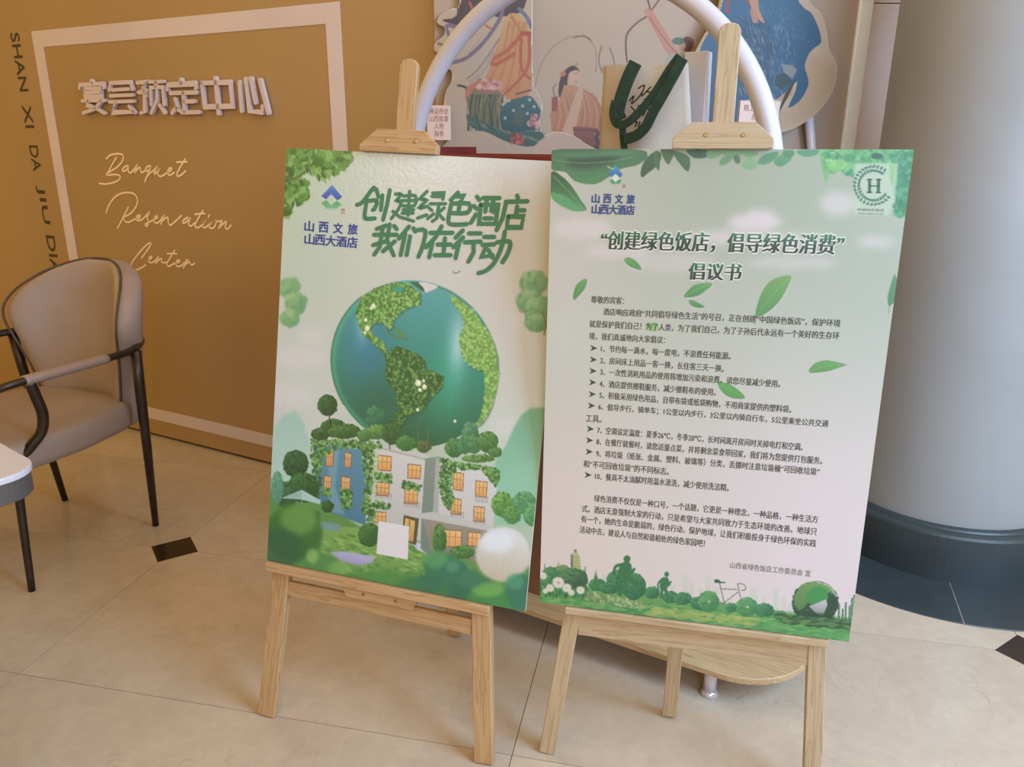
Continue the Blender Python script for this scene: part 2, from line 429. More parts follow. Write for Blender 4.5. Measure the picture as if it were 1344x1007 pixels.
class Canvas:
    """numpy drawing surface in plane coordinates; drawn at twice the mesh density and averaged"""
    def __init__(s, pl, a0, b0, a1, b1, cell, n=0.0):
        s.pl, s.a0, s.b0, s.n = pl, a0, b0, n
        s.w = int(round((a1 - a0) / cell)); s.h = int(round((b1 - b0) / cell))
        s.a1, s.b1 = a1, b1
        s.sx = 2 * s.w / (a1 - a0); s.sy = 2 * s.h / (b1 - b0)
        s.im = np.zeros((2 * s.h, 2 * s.w, 3), np.float32); s.al = np.zeros((2 * s.h, 2 * s.w), np.float32)
    def m(s, p):
        a, b = s.pl.at(p[0], p[1], s.n); return ((a - s.a0) * s.sx, (b - s.b0) * s.sy)
    def k(s, x, y):
        p, q = s.m((x - 2, y)), s.m((x + 2, y)); return math.hypot(q[0] - p[0], q[1] - p[1]) / 4
    def field(s, pts):
        """smooth colour field through a few anchors (photo point, colour)"""
        H, W = s.im.shape[:2]; yy, xx = np.mgrid[0:H, 0:W]
        acc = np.zeros((H, W, 3)); wt = np.zeros((H, W, 1))
        for p, c, r in pts:
            q = s.m(p); w = 1.0 / ((((xx - q[0]) ** 2 + (yy - q[1]) ** 2) / (r * r) + 1.0) ** 1.6)
            acc += w[..., None] * np.array(c); wt += w[..., None]
        s.im[:] = acc / wt
    def mask(s, poly):
        P = np.array([s.m(p) for p in poly]); H, W = s.im.shape[:2]
        return P, H, W
    def blend(s, x0, y0, mk, c, c2=None, axis='y', alpha=1.0, set_alpha=False):
        h, w = mk.shape
        if c2 is not None:
            t = (np.linspace(0, 1, h)[:, None, None] if axis == 'y' else np.linspace(0, 1, w)[None, :, None])
            cc = np.array(c, float) * (1 - t) + np.array(c2, float) * t
        else: cc = np.array(c, float)
        sl = s.im[y0:y0 + h, x0:x0 + w]; m3 = (mk * alpha)[..., None]
        sl[:] = sl * (1 - m3) + cc * m3
        if set_alpha: s.al[y0:y0 + h, x0:x0 + w] = np.maximum(s.al[y0:y0 + h, x0:x0 + w], mk)
    def poly(s, poly, c, c2=None, axis='y', blur=0, alpha=1.0, smooth=0, rag=0, set_alpha=False):
        if smooth: poly = smooth_path(poly, smooth, True)
        P, H, W = s.mask(poly)
        pad = int(blur * 3 + rag * 2 + 2)
        x0, y0 = max(int(P[:, 0].min()) - pad, 0), max(int(P[:, 1].min()) - pad, 0)
        x1, y1 = min(int(P[:, 0].max()) + pad + 1, W), min(int(P[:, 1].max()) + pad + 1, H)
        if x1 <= x0 or y1 <= y0: return
        yy, xx = np.mgrid[y0:y1, x0:x1] + 0.5
        if rag:
            nx = noise2(yy.shape, 5) * rag; ny = noise2(yy.shape, 5) * rag
            xx = xx + nx; yy = yy + ny
        ins = np.zeros(xx.shape, bool); n = len(P)
        for i in range(n):
            ax, ay = P[i]; bx, by = P[(i + 1) % n]
            if ay == by: continue
            c1 = (yy >= min(ay, by)) & (yy < max(ay, by))
            ins ^= c1 & (xx < ax + (yy - ay) * (bx - ax) / (by - ay))
        mk = ins.astype(np.float32)
        if blur: mk = gblur(mk, blur)
        s.blend(x0, y0, mk, c, c2, axis, alpha, set_alpha)
    def line(s, pts, w, c, blur=0, alpha=1.0, smooth=5):
        if smooth: pts = smooth_path(pts, smooth)
        pts = [np.array(p, float) for p in pts]; L, R = [], []
        for i, p in enumerate(pts):
            d = pts[min(i + 1, len(pts) - 1)] - pts[max(i - 1, 0)]; d = d / (np.linalg.norm(d) + 1e-9)
            q = np.array([-d[1], d[0]]) * w / 2; L.append(p + q); R.append(p - q)
        s.poly(L + R[::-1], c, blur=blur, alpha=alpha)
    def ell(s, x, y, rx, ry, c, rot=0, blur=0, alpha=1.0, c2=None, axis='y', rag=0):
        ca, sa = math.cos(math.radians(rot)), math.sin(math.radians(rot))
        s.poly([(x + rx * math.cos(t) * ca - ry * math.sin(t) * sa, y + rx * math.cos(t) * sa + ry * math.sin(t) * ca) for t in np.linspace(0, 2 * math.pi, 22, endpoint=False)], c, c2, axis, blur, alpha, rag=rag)
    def ball(s, x, y, rx, ry, dark, light, n=120, r=2.2, soft=0, lx=-0.35, ly=-0.5):
        """round leafy crown: dark disc, then dabs that lighten towards one side as in the artwork"""
        s.ell(x, y, rx, ry, dark, blur=soft, rag=2 if not soft else 0)
        dark, light = np.array(dark, float), np.array(light, float)
        for _ in range(n):
            a = random.random() * 2 * math.pi; q = math.sqrt(random.random()) * 0.95
            dx, dy = q * math.cos(a), q * math.sin(a)
            t = min(1, max(0, 0.45 + 0.55 * (dx * lx + dy * ly) * 1.6 + random.uniform(-0.22, 0.22)))
            s.dab(x + dx * rx, y + dy * ry, r * random.uniform(0.6, 1.3), dark * (1 - t) + light * t, soft)
    def dab(s, x, y, r, c, soft=0, el=1.0, rot=0.0, alpha=0.9):
        cx, cy = s.m((x, y)); k = s.k(x, y) * r
        R = int(k * max(1, el) + 2 + soft * 2); H, W = s.im.shape[:2]
        x0, y0 = max(int(cx) - R, 0), max(int(cy) - R, 0); x1, y1 = min(int(cx) + R + 1, W), min(int(cy) + R + 1, H)
        if x1 <= x0 or y1 <= y0: return
        yy, xx = np.mgrid[y0:y1, x0:x1]; dx, dy = xx + 0.5 - cx, yy + 0.5 - cy
        ca, sa = math.cos(rot), math.sin(rot)
        u, v = (dx * ca + dy * sa) / el, -dx * sa + dy * ca
        d = np.sqrt(u * u + v * v)
        mk = np.clip((k - d) / (1 + soft * 2) + 0.5, 0, 1)
        s.blend(x0, y0, mk, c, alpha=alpha)
    def dabs(s, poly, cols, n, r0, r1, el=1.6, soft=0, alpha=0.9, rot=None):
        P = np.array(poly, float); x0, y0 = P.min(0); x1, y1 = P.max(0); k = 0; m = len(P)
        tries = 0
        while k < n and tries < n * 8:
            tries += 1
            x, y = random.uniform(x0, x1), random.uniform(y0, y1); ins = False
            for i in range(m):
                ax, ay = P[i]; bx, by = P[(i + 1) % m]
                if (ay > y) != (by > y) and x < ax + (y - ay) * (bx - ax) / (by - ay): ins = not ins
            if not ins: continue
            k += 1
            c = cols[random.randrange(len(cols))]
            s.dab(x, y, random.uniform(r0, r1), c, soft, el, random.uniform(0, 3.14) if rot is None else rot + random.uniform(-.3, .3), alpha)
    def soften(s, r):
        for k in range(3): s.im[..., k] = gblur(s.im[..., k], r)
    def mesh(s, name, mat, parent, use_alpha=False, lift=0.0):
        im = s.im.reshape(s.h, 2, s.w, 2, 3).mean((1, 3)); al = s.al.reshape(s.h, 2, s.w, 2).mean((1, 3))
        aa = s.a0 + (np.arange(s.w) + 0.5) / s.w * (s.a1 - s.a0); bb = s.b0 + (np.arange(s.h) + 0.5) / s.h * (s.b1 - s.b0)
        aa[0], aa[-1], bb[0], bb[-1] = s.a0, s.a1, s.b0, s.b1
        A, Bq = np.meshgrid(aa, bb)
        pos = s.pl.O + A[..., None] * s.pl.u + Bq[..., None] * s.pl.v + (s.n - lift) * s.pl.N
        base = np.array(world_loc(parent))
        pos = (pos - base).reshape(-1, 3)
        idx = np.arange(s.h * s.w).reshape(s.h, s.w)
        q = np.stack([idx[:-1, :-1], idx[1:, :-1], idx[1:, 1:], idx[:-1, 1:]], -1).reshape(-1, 4)
        C = np.ones((s.h * s.w, 4)); C[:, :3] = ink(np.clip(im, 0, 255)).reshape(-1, 3)
        if use_alpha:
            a = al.reshape(-1) > 0.5; q = q[a[q].sum(1) >= 3]
            used = np.zeros(len(pos), bool); used[q.ravel()] = True
            rm = np.cumsum(used) - 1; q = rm[q]; pos = pos[used]; C = C[used]
        me = bpy.data.meshes.new(name)
        me.vertices.add(len(pos)); me.vertices.foreach_set('co', pos.ravel())
        me.loops.add(q.size); me.loops.foreach_set('vertex_index', q.ravel())
        me.polygons.add(len(q)); me.polygons.foreach_set('loop_start', np.arange(0, q.size, 4)); me.polygons.foreach_set('loop_total', np.full(len(q), 4))
        me.update(); me.validate()
        at = me.attributes.new('ink', 'FLOAT_COLOR', 'POINT'); at.data.foreach_set('color', C.ravel())
        me.materials.append(mat)
        o = bpy.data.objects.new(name, me); col.objects.link(o); o.parent = parent
        return o

def gblur(a, r):
    r = max(1, int(round(r)))
    for _ in range(2):
        for ax in (0, 1):
            p = np.pad(a, [(r + 1, r) if i == ax else (0, 0) for i in (0, 1)], mode='edge')
            c = np.cumsum(p, axis=ax, dtype=np.float64)
            n = a.shape[ax]
            hi = np.take(c, range(2 * r + 1, 2 * r + 1 + n), axis=ax); lo = np.take(c, range(0, n), axis=ax)
            a = ((hi - lo) / (2 * r + 1)).astype(np.float32)
    return a

def noise2(shape, cell):
    h, w = shape; g = rng.random((h // cell + 3, w // cell + 3)) * 2 - 1
    y = np.arange(h) / cell; x = np.arange(w) / cell
    y0, x0 = y.astype(int), x.astype(int); fy, fx = (y - y0)[:, None], (x - x0)[None]
    fy, fx = fy * fy * (3 - 2 * fy), fx * fx * (3 - 2 * fx)
    a, b = g[y0][:, x0], g[y0][:, x0 + 1]; c, d = g[y0 + 1][:, x0], g[y0 + 1][:, x0 + 1]
    return (a * (1 - fx) + b * fx) * (1 - fy) + (c * (1 - fx) + d * fx) * fy

def zoomed(ox, oy, k, strokes):
    return [[(ox + x / k, oy + y / k) for x, y in s] for s in strokes]

#==SETTING==
# ------------------------------------------------------------------ floor of marble tiles
G1 = np.array([math.cos(math.radians(-11.7)), math.sin(math.radians(-11.7)), 0]); G2 = np.array([-G1[1], G1[0], 0])
TS = 0.633; A0, B0 = -0.268, 1.955      # a lattice point of the joints
bm = bmesh.new()
box(bm, (-0.6, 1.6, -0.02), (13.0, 9.0, 0.032), ax=G1, ay=G2)
floor = prop(obj('floor', bm, grout, loc=(0, 0, 0)), kind='structure', label='cream marble tile floor with thin joints and small dark insets')
tile_me = None
TW = 1.266
for i in range(-5, 4):
    for j in range(-4, 6):
        c = G1 * (A0 + (i + 0.5) * TW) + G2 * (B0 + (j + 0.5) * TS)
        if tile_me is None:
            bm = bmesh.new(); box(bm, (0, 0, -0.006), (TW - 0.0018, TS - 0.0018, 0.012), 0.0, ax=G1, ay=G2)
            t = obj('tile', bm, marble_floor, loc=(0, 0, 0)); tile_me = t.data
        else:
            t = bpy.data.objects.new('tile', tile_me); col.objects.link(t)
        t.parent = floor; t.location = (c[0], c[1], 0)
# dark square insets set diagonally on every second joint crossing
D1 = (G1 + G2) / math.sqrt(2); D2 = (G2 - G1) / math.sqrt(2)
for i in (-4, -2, 0, 2):
    c = G1 * (A0 + i * TS) + G2 * B0
    bm = bmesh.new(); box(bm, (c[0], c[1], 0.0), (0.122, 0.116, 0.0012), ax=D1, ay=D2)
    obj('inset_tile', bm, dark_tile, floor)

# ------------------------------------------------------------------ tan backdrop wall on the left
wd = np.array([1.0, -0.517, 0]); wd /= np.linalg.norm(wd)
WALL = Plane((-0.195, 2.5, 3.0), wd, (0, 0, -1), np.cross(wd, (0, 0, -1)))
bm = bmesh.new()
prism(bm, [(-6.8, 0), (0, 0), (0, 2.988), (-6.8, 2.988)], WALL.O, WALL.u, WALL.v, WALL.N, 0, 0.09)
wall_left = prop(obj('wall_left', bm, tan_wall, loc=(-0.195, 2.5, 0)), kind='structure', label='tan painted backdrop wall with a white outlined rectangle')
bm = bmesh.new()
prism(bm, [(-6.8, 2.988), (0, 2.988), (0, 3.0), (-6.8, 3.0)], WALL.O, WALL.u, WALL.v, WALL.N, 0.012, 0.09)
prop(obj('gap_strip_left', bm, black_ink, loc=(-0.195, 2.5, 0)), kind='structure', label='dark recessed gap line under the tan wall')  # black strip stands in for the shade inside the gap

a_tl = WALL.at(41, 39); a_tr = WALL.at(446, 5); a_br = WALL.at(363, 584); a_il = WALL.at(54, 47); a_ir = WALL.at(426, 24); a_bt = WALL.at(187, 538)
L0, T0 = a_tl; R0 = a_tr[0]; T0 = (a_tl[1] + a_tr[1]) / 2
bw = 0.062
B1 = WALL.at(363, 584)[1] + 0.0; B0b = (WALL.at(363, 569)[1] + WALL.at(187, 536)[1]) / 2
B1 = (WALL.at(363, 586)[1] + WALL.at(187, 549)[1]) / 2
for pts in ([(L0, T0), (R0, T0), (R0, T0 + bw), (L0, T0 + bw)], [(L0, B0b), (R0, B0b), (R0, B1), (L0, B1)],
            [(L0, T0 + bw), (L0 + bw, T0 + bw), (L0 + bw, B0b), (L0, B0b)], [(R0 - bw, T0 + bw), (R0, T0 + bw), (R0, B0b), (R0 - bw, B0b)]):
    bm = bmesh.new(); prism(bm, pts, WALL.O, WALL.u, WALL.v, WALL.N, -0.002, 0.0)
    obj('border_strip', bm, white_paint, wall_left)

# ------------------------------------------------------------------ pale mural wall in the middle, marble wall behind
md = np.array([1.0, 0.20, 0]); md /= np.linalg.norm(md)
MUR = Plane((-0.19, 2.50, 3.0), md, (0, 0, -1), np.cross(md, (0, 0, -1)))
mr = MUR.at(1128, 0)[0]
bm = bmesh.new(); prism(bm, [(0, 0), (mr, 0), (mr, 2.998), (0, 2.998)], MUR.O, MUR.u, MUR.v, MUR.N, 0, 0.05)
wall_mural = prop(obj('wall_back', bm, mural_base, loc=(0.5, 2.6, 0)), kind='structure', label='pale mural wall printed with classical figures')
me_x = MUR.at(1145, 0)[0]
bm = bmesh.new(); prism(bm, [(mr, 0), (me_x, 0), (me_x, 2.998), (mr, 2.998)], MUR.O, MUR.u, MUR.v, MUR.N, -0.012, 0.05, 0.002)
prop(obj('trim_1', bm, mural_white, loc=(1.1, 2.7, 0)), kind='structure', label='white upright edge strip of the mural wall')

MB_ = Plane((0.2, 3.35, 3.0), (1, 0, 0), (0, 0, -1), np.cross((1, 0, 0), (0, 0, -1)))
wall_right = None
zj = 3.0 - MB_.at(1165, 3)[1]
bm = bmesh.new(); box(bm, (2.2, 3.44, 1.5), (5.0, 0.1, 3.0))
wall_right = prop(obj('wall_right', bm, grout, loc=(2.2, 3.4, 0)), kind='structure', label='beige marble wall behind the column')
for k in range(4):
    for z0, z1 in ((0.001, zj - 0.9), (zj - 0.898, zj - 0.0015), (zj + 0.0015, 3.0)):
        bm = bmesh.new(); box(bm, (0.45 + k * 1.2, 3.38, (z0 + z1) / 2), (1.197, 0.02, z1 - z0), 0.001)
        obj('panel', bm, marble_wall, wall_right)

# ------------------------------------------------------------------ round column on a black plinth
CC = (1.477, 2.418)
col_r = 0.336
column = thing('column', (CC[0], CC[1], 0), 'thick round grey stone column on a black marble plinth', 'column')
column['kind'] = 'structure'
bm = bmesh.new(); lathe(bm, CC, [(col_r, 0.16), (col_r, 3.0)], 96); obj('shaft', bm, column_stone, column, True)
bm = bmesh.new()
lathe(bm, CC, [(0.387, 0.0015), (0.387, 0.148), (0.383, 0.156), (0.374, 0.160), (0.360, 0.161), (0.357, 0.166), (0.336, 0.167)], 96)
pl_o = obj('plinth', bm, black_marble, column, False)
# ring of black slabs in the floor, radial joints
ja = math.atan2(2.055 - CC[1], 1.349 - CC[0])
for k in range(8):
    a0 = ja + k * math.pi / 4 + 0.004; a1 = ja + (k + 1) * math.pi / 4 - 0.004
    bm = bmesh.new()
    lathe(bm, CC, [(0.389, 0.0005), (0.389, 0.003), (0.6125, 0.003), (0.6135, 0.002), (0.6135, 0.0005)], 20, a0, a1)
    obj('floor_slab', bm, black_marble, column, False)
bm = bmesh.new(); lathe(bm, CC, [(0.37, 0.0004), (0.37, 0.0018), (0.613, 0.0018)], 64); obj('joint', bm, seam_mat, column)

#==SIGNS==
# ------------------------------------------------------------------ raised characters on the tan wall
sg = thing('raised_sign', WALL.P(*WALL.at(235, 150)), 'six raised pale Chinese characters inside the white outlined rectangle', 'sign')
CH = {
 0: [[(48, 130), (50, 108), (205, 104), (207, 128)], [(125, 80), (135, 100)], [(78, 132), (188, 129), (190, 184), (82, 187), (78, 132)], [(80, 159), (188, 156)], [(65, 213), (215, 210)], [(105, 213), (95, 238), (150, 258), (212, 293)], [(190, 213), (150, 265), (72, 292)]],
 1: [[(242, 145), (250, 97), (378, 91), (392, 138)], [(262, 142), (372, 136)], [(250, 180), (395, 174)], [(245, 220), (400, 215)], [(285, 220), (258, 288), (405, 284)], [(372, 248), (408, 290)]],
 2: [[(425, 95), (500, 90), (462, 130)], [(432, 158), (500, 153), (486, 182)], [(472, 135), (474, 285), (448, 292)], [(505, 90), (592, 87)], [(548, 90), (544, 120)], [(516, 240), (512, 126), (590, 123), (600, 238)], [(553, 145), (552, 215), (516, 292)], [(570, 240), (604, 292)]],
 3: [[(622, 140), (625, 110), (802, 100), (806, 130)], [(710, 74), (712, 98)], [(642, 163), (814, 158)], [(726, 163), (732, 285)], [(732, 218), (798, 215)], [(672, 200), (688, 250), (652, 292)], [(680, 260), (720, 288), (828, 286)]],
 4: [[(845, 97), (1028, 92), (1044, 247), (862, 252), (845, 97)], [(934, 64), (955, 296)]],
 5: [[(1092, 92), (1106, 278)], [(1132, 72), (1158, 282), (1240, 286), (1242, 250)], [(1165, 68), (1196, 225)], [(1224, 78), (1278, 292)]]}
for k in CH:
    bm = bmesh.new()
    for st in zoomed(100, 90, 4.978, CH[k]):
        q = [WALL.at(x, y) for x, y in st]
        ribbon(bm, WALL, q, 0.0130 if k < 3 else 0.0150, -0.020, -0.006)
    bmesh.ops.recalc_face_normals(bm, faces=bm.faces)
    obj('character', bm, acrylic, sg)

sw = thing('script_sign', WALL.P(*WALL.at(210, 280)), 'cream handwritten style Banquet Reservation Center lettering on the tan wall', 'sign')
WORDS = [
 (120, 190, 9.6, 0.0075, [[(190, 178), (240, 132), (320, 115), (385, 120), (405, 150), (390, 210), (330, 280), (260, 325), (225, 350)], [(320, 158), (270, 240), (215, 345), (195, 382), (290, 375), (350, 385), (368, 410), (340, 450), (270, 480), (180, 495), (105, 488)],
   [(460, 265), (420, 280), (393, 320), (410, 335), (450, 310), (475, 272), (465, 325), (490, 355), (530, 325), (582, 252), (548, 352), (590, 300), (620, 287), (622, 330), (642, 350), (680, 325)],
   [(745, 265), (705, 280), (685, 320), (710, 330), (750, 290), (762, 272), (705, 395), (678, 468)], [(680, 440), (730, 370), (780, 330), (835, 272), (797, 345), (805, 368), (850, 320), (868, 300), (842, 350), (852, 390), (892, 395), (960, 352), (1010, 318), (1015, 290), (975, 310), (965, 360), (990, 382), (1050, 350)],
   [(1188, 180), (1120, 290), (1082, 370), (1100, 397), (1150, 370), (1192, 328)], [(1080, 221), (1210, 215)]]),
 (130, 245, 7.467, 0.0078, [[(73, 255), (100, 180), (160, 100), (240, 62), (320, 62), (365, 90), (380, 150), (350, 220), (300, 270), (245, 297)], [(290, 200), (240, 300), (183, 408)],
   [(242, 298), (252, 335), (290, 350), (340, 325), (400, 300), (405, 280), (375, 290), (370, 325), (400, 330), (440, 310), (502, 245), (475, 300), (490, 350), (470, 388), (458, 368), (500, 345), (540, 325), (575, 300), (565, 288), (542, 320), (552, 352), (590, 348), (640, 283), (610, 368)],
   [(615, 350), (645, 315), (680, 303), (680, 345), (700, 378), (740, 350), (812, 283)], [(872, 300), (830, 330), (825, 357), (860, 345), (897, 308), (880, 362), (900, 387), (940, 358)],
   [(1022, 232), (960, 340), (945, 385), (970, 402), (1012, 378), (1050, 330), (1020, 382), (1040, 402), (1085, 370), (1140, 330), (1092, 370), (1090, 405), (1130, 400), (1152, 350), (1140, 332), (1180, 342), (1212, 336), (1175, 408), (1230, 355), (1252, 345), (1240, 400), (1265, 412), (1298, 378)],
   [(943, 271), (1042, 262)], [(1086, 278), (1076, 298)]]),
 (160, 310, 12.218, 0.0072, [[(322, 348), (400, 240), (460, 150), (467, 115), (430, 118), (340, 200), (230, 330), (165, 430), (160, 490), (200, 535), (270, 532), (388, 462)],
   [(430, 380), (480, 350), (485, 325), (450, 340), (430, 400), (470, 425), (530, 400), (592, 326), (545, 433), (610, 370), (642, 365), (640, 410), (680, 428), (715, 415)],
   [(852, 228), (790, 330), (728, 440), (760, 482), (830, 445), (925, 412), (930, 385), (890, 395), (870, 450), (900, 487), (970, 465), (1062, 372), (988, 508)], [(735, 281), (882, 280)], [(1030, 450), (1088, 410), (1100, 440), (1130, 462), (1172, 438)]])]
for ox, oy, k, w, strokes in WORDS:
    bm = bmesh.new()
    for j, st in enumerate(zoomed(ox, oy, k, strokes)):
        q = [WALL.at(x, y) for x, y in smooth_path(st, 5)]
        ribbon(bm, WALL, q, w, -0.0012 - 0.0001 * j)
    obj('word', bm, cream_ink, sw)

vl = thing('vertical_sign', WALL.P(*WALL.at(50, 200)), 'black Latin capitals running down the far left of the tan wall', 'sign')
for s, p, q in (('SHAN', (19, 43), (32, 120)), ('XI', (35, 138), (39, 168)), ('DA', (43, 191), (50, 225)), ('JIU', (53, 244), (60, 294)), ('DIAN', (64, 309), (80, 384))):
    A, Bq = WALL.at(*p), WALL.at(*q); mid = (A[0] + Bq[0]) / 2
    V, F = [], []
    put_text(V, F, WALL, -0.0015, s, (mid, A[1]), (mid, Bq[1]), 0.060, bold=0.006)
    flat_mesh('word', V, F, None, black_ink, vl)

#==POSTERS==
# ------------------------------------------------------------------ the two poster boards
PL1 = orth((-0.4736, 1.6625, 1.2664), (0.9627, -0.2684, -0.0349), (-0.0818, -0.1658, -0.9828))
PL2 = orth((0.0686, 1.4335, 1.2692), (0.9762, -0.2167, 0.0058), (-0.0095, -0.0693, -0.9975))
def board(pl, label, mat_edge):
    p = thing('poster_board', pl.P(0.3, 0.9), label, 'poster')
    bm = bmesh.new(); prism(bm, [(0, 0), (0.6, 0), (0.6, 0.9), (0, 0.9)], pl.O, pl.u, pl.v, pl.N, 0.0002, 0.006, 0.0005)
    obj('board', bm, mat_edge, p)
    return p
INK_GAIN = np.array((0.84, 0.97, 1.24))
po1 = board(PL1, 'glossy green poster of a leafy globe above an ivy-clad building, on the left easel', foam)
c = Canvas(PL1, 0, 0, 0.6, 0.9, 0.00145)
c.field([((380, 210), (182, 198, 168), 260), ((560, 210), (206, 200, 180), 260), ((700, 230), (206, 196, 180), 260), ((385, 330), (180, 192, 168), 220), ((560, 350), (200, 196, 178), 200),
         ((700, 330), (202, 192, 180), 200), ((385, 500), (196, 196, 184), 200), ((690, 480), (204, 196, 184), 220), ((400, 560), (206, 204, 190), 160), ((690, 560), (200, 205, 188), 160), ((560, 700), (150, 175, 130), 300)])
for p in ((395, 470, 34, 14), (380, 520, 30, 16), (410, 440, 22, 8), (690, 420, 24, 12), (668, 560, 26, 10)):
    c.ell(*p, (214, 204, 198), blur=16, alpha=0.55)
# hills
c.poly([(640, 640), (652, 602), (664, 585), (674, 562), (684, 545), (696, 536), (720, 534), (720, 680), (640, 680)], (112, 166, 132), (150, 196, 160), blur=3)
c.poly([(650, 650), (672, 620), (696, 605), (720, 600), (720, 690), (650, 690)], (140, 186, 150), blur=8, alpha=0.8)
c.poly([(352, 640), (360, 560), (372, 546), (388, 540), (398, 553), (406, 580), (412, 640)], (150, 188, 170), (176, 204, 184), blur=5, alpha=0.85)
# upper left branches
fol = [(60, 110, 52), (84, 136, 62), (104, 152, 80), (132, 172, 96), (48, 92, 48)]
for poly, n in (([(374, 194), (462, 198), (458, 214), (440, 226), (420, 228), (396, 216), (374, 240)], 330), ([(374, 196), (410, 198), (400, 222), (390, 236), (374, 238)], 170), ([(380, 238), (402, 240), (404, 258), (394, 268), (382, 260)], 110),
                ([(374, 240), (384, 250), (380, 280), (374, 284)], 60), ([(372, 250), (376, 280), (372, 282)], 16)):
    c.dabs(poly, fol, n, 1.6, 4.2, 1.8, soft=1)
c.line([(373, 238), (392, 232), (404, 222), (413, 212)], 1.6, (70, 74, 48))
c.dabs([(400, 222), (440, 226), (430, 238), (415, 234)], fol[2:], 30, 0.8, 1.8, 3, rot=1.2)
# soft trees at the sides
for x, y, rx, ry in ((378, 378, 14, 12), (388, 398, 14, 14), (380, 418, 12, 10)):
    c.ball(x, y, rx, ry, (96, 152, 104), (150, 184, 124), 26, 4, soft=4)
for x, y, rx, ry in ((700, 372, 18, 16), (694, 396, 16, 16), (708, 408, 18, 20), (704, 424, 16, 10)):
    c.ball(x, y, rx, ry, (86, 146, 104), (150, 186, 138), 46, 3.4, soft=3)
c.line([(714, 440), (716, 424), (712, 410)], 2, (120, 110, 90))
# globe
gx, gy, gr = 544, 478, 110
H, W = c.im.shape[:2]; yy, xx = np.mgrid[0:H, 0:W] + 0.5
gl_, gr_, gt_, gb_ = c.m((gx - gr, gy)), c.m((gx + gr, gy)), c.m((gx, gy - gr)), c.m((gx, gy + gr))
g0 = ((gl_[0] + gr_[0]) / 2, (gt_[1] + gb_[1]) / 2); grx = (gr_[0] - gl_[0]) / 2; gry = (gb_[1] - gt_[1]) / 2
U, Vv = (xx - g0[0]) / grx, (yy - g0[1]) / gry; D = np.sqrt(U * U + Vv * Vv)
top, mid, bot = np.array((84, 158, 154.)), np.array((38, 132, 110.)), np.array((24, 88, 60.))
t = ((Vv + 1) / 2)[..., None]
base = np.where(t < 0.5, top * (1 - 2 * t) + mid * 2 * t, mid * (2 - 2 * t) + bot * (2 * t - 1))
blue = np.exp(-((U + 0.55) ** 2 / 0.10 + (Vv + 0.15) ** 2 / 0.30))[..., None]; base = base * (1 - 0.75 * blue) + np.array((38, 116, 140)) * 0.75 * blue
hi = np.exp(-((U - 0.52) ** 2 / 0.012 + (Vv + 0.28) ** 2 / 0.14))[..., None]; base = base * (1 - 0.75 * hi) + np.array((206, 218, 216)) * 0.75 * hi
hi = np.exp(-((U + 0.62) ** 2 / 0.01 + (Vv + 0.42) ** 2 / 0.06))[..., None]; base = base * (1 - 0.5 * hi) + np.array((180, 206, 208)) * 0.5 * hi
hi = np.exp(-((U - 0.42) ** 2 / 0.06 + (Vv - 0.2) ** 2 / 0.2))[..., None]; base = base * (1 - 0.45 * hi) + np.array((50, 172, 128)) * 0.45 * hi
dk = np.exp(-((U + 0.3) ** 2 / 0.12 + (Vv - 0.45) ** 2 / 0.10))[..., None]; base = base * (1 - 0.5 * dk) + np.array((24, 88, 66)) * 0.5 * dk
rim = np.exp(-((D - 0.97) / 0.035) ** 2)[..., None] * (U < 0)[..., None]; base = base * (1 - 0.5 * rim) + np.array((66, 176, 128)) * 0.5 * rim
gm = np.clip((1 - D) * grx / 1.5 + 0.5, 0, 1)[..., None]
c.im[:] = c.im * (1 - gm) + base * gm
ringm = np.exp(-((D - 1.0) * grx / 2.2) ** 2) * ((U < -0.15) & (Vv > -0.75) & (Vv < 0.6)) * 0.8
c.im[:] = c.im * (1 - ringm[..., None]) + np.array((50, 96, 64)) * ringm[..., None]
moss = [(70, 126, 66), (96, 150, 74), (128, 172, 88), (154, 188, 104), (58, 108, 58)]
moss_dk = [(40, 92, 54), (56, 108, 58), (84, 134, 72), (112, 156, 82), (34, 78, 48)]
moss_lt = [(110, 158, 78), (140, 178, 92), (164, 196, 112), (96, 146, 72)]
NA = [(471, 426), (467, 409), (477, 389), (497, 377), (520, 371), (537, 374), (552, 386), (551, 398), (540, 402), (531, 406), (517, 418), (515, 429), (508, 434), (505, 424), (491, 424), (486, 430), (489, 440), (498, 446), (503, 449), (507, 460), (516, 470), (508, 470), (498, 458), (486, 447), (476, 438)]
SA = [(507, 482), (505, 467), (521, 454), (538, 461), (548, 466), (558, 474), (559, 484), (572, 489), (582, 494), (580, 508), (572, 516), (566, 522), (560, 530), (552, 540), (545, 541), (535, 546), (527, 560), (514, 560), (517, 550), (524, 539), (521, 516), (512, 506), (506, 494)]
AF = [(593, 389), (602, 392), (610, 401), (621, 408), (630, 420), (640, 434), (648, 450), (653, 468), (654, 490), (651, 510), (646, 531), (640, 545), (632, 556), (625, 560), (631, 545), (635, 531), (637, 512), (637, 497), (634, 487), (620, 482), (612, 475), (606, 464), (603, 452), (603, 440), (609, 428), (607, 415), (600, 404), (594, 398)]
for poly, cs, n, dkc in ((NA, moss, 900, (66, 118, 60)), (SA, moss_dk, 850, (38, 88, 52)), (AF, moss_lt, 900, (104, 150, 76))):
    c.poly([(x + 1.5, y + 2) for x, y in poly], (20, 78, 58), blur=2, alpha=0.6)
    c.poly(poly, dkc, rag=2)
    c.dabs(poly, cs, n, 0.8, 1.8, 1.4)
c.poly([(516, 376), (530, 377), (528, 384), (518, 383)], (48, 146, 128)); c.line([(508, 436), (520, 442), (536, 446)], 2, (70, 122, 66)); c.poly([(520, 430), (534, 440), (529, 443), (518, 434)], (80, 132, 72), rag=2)
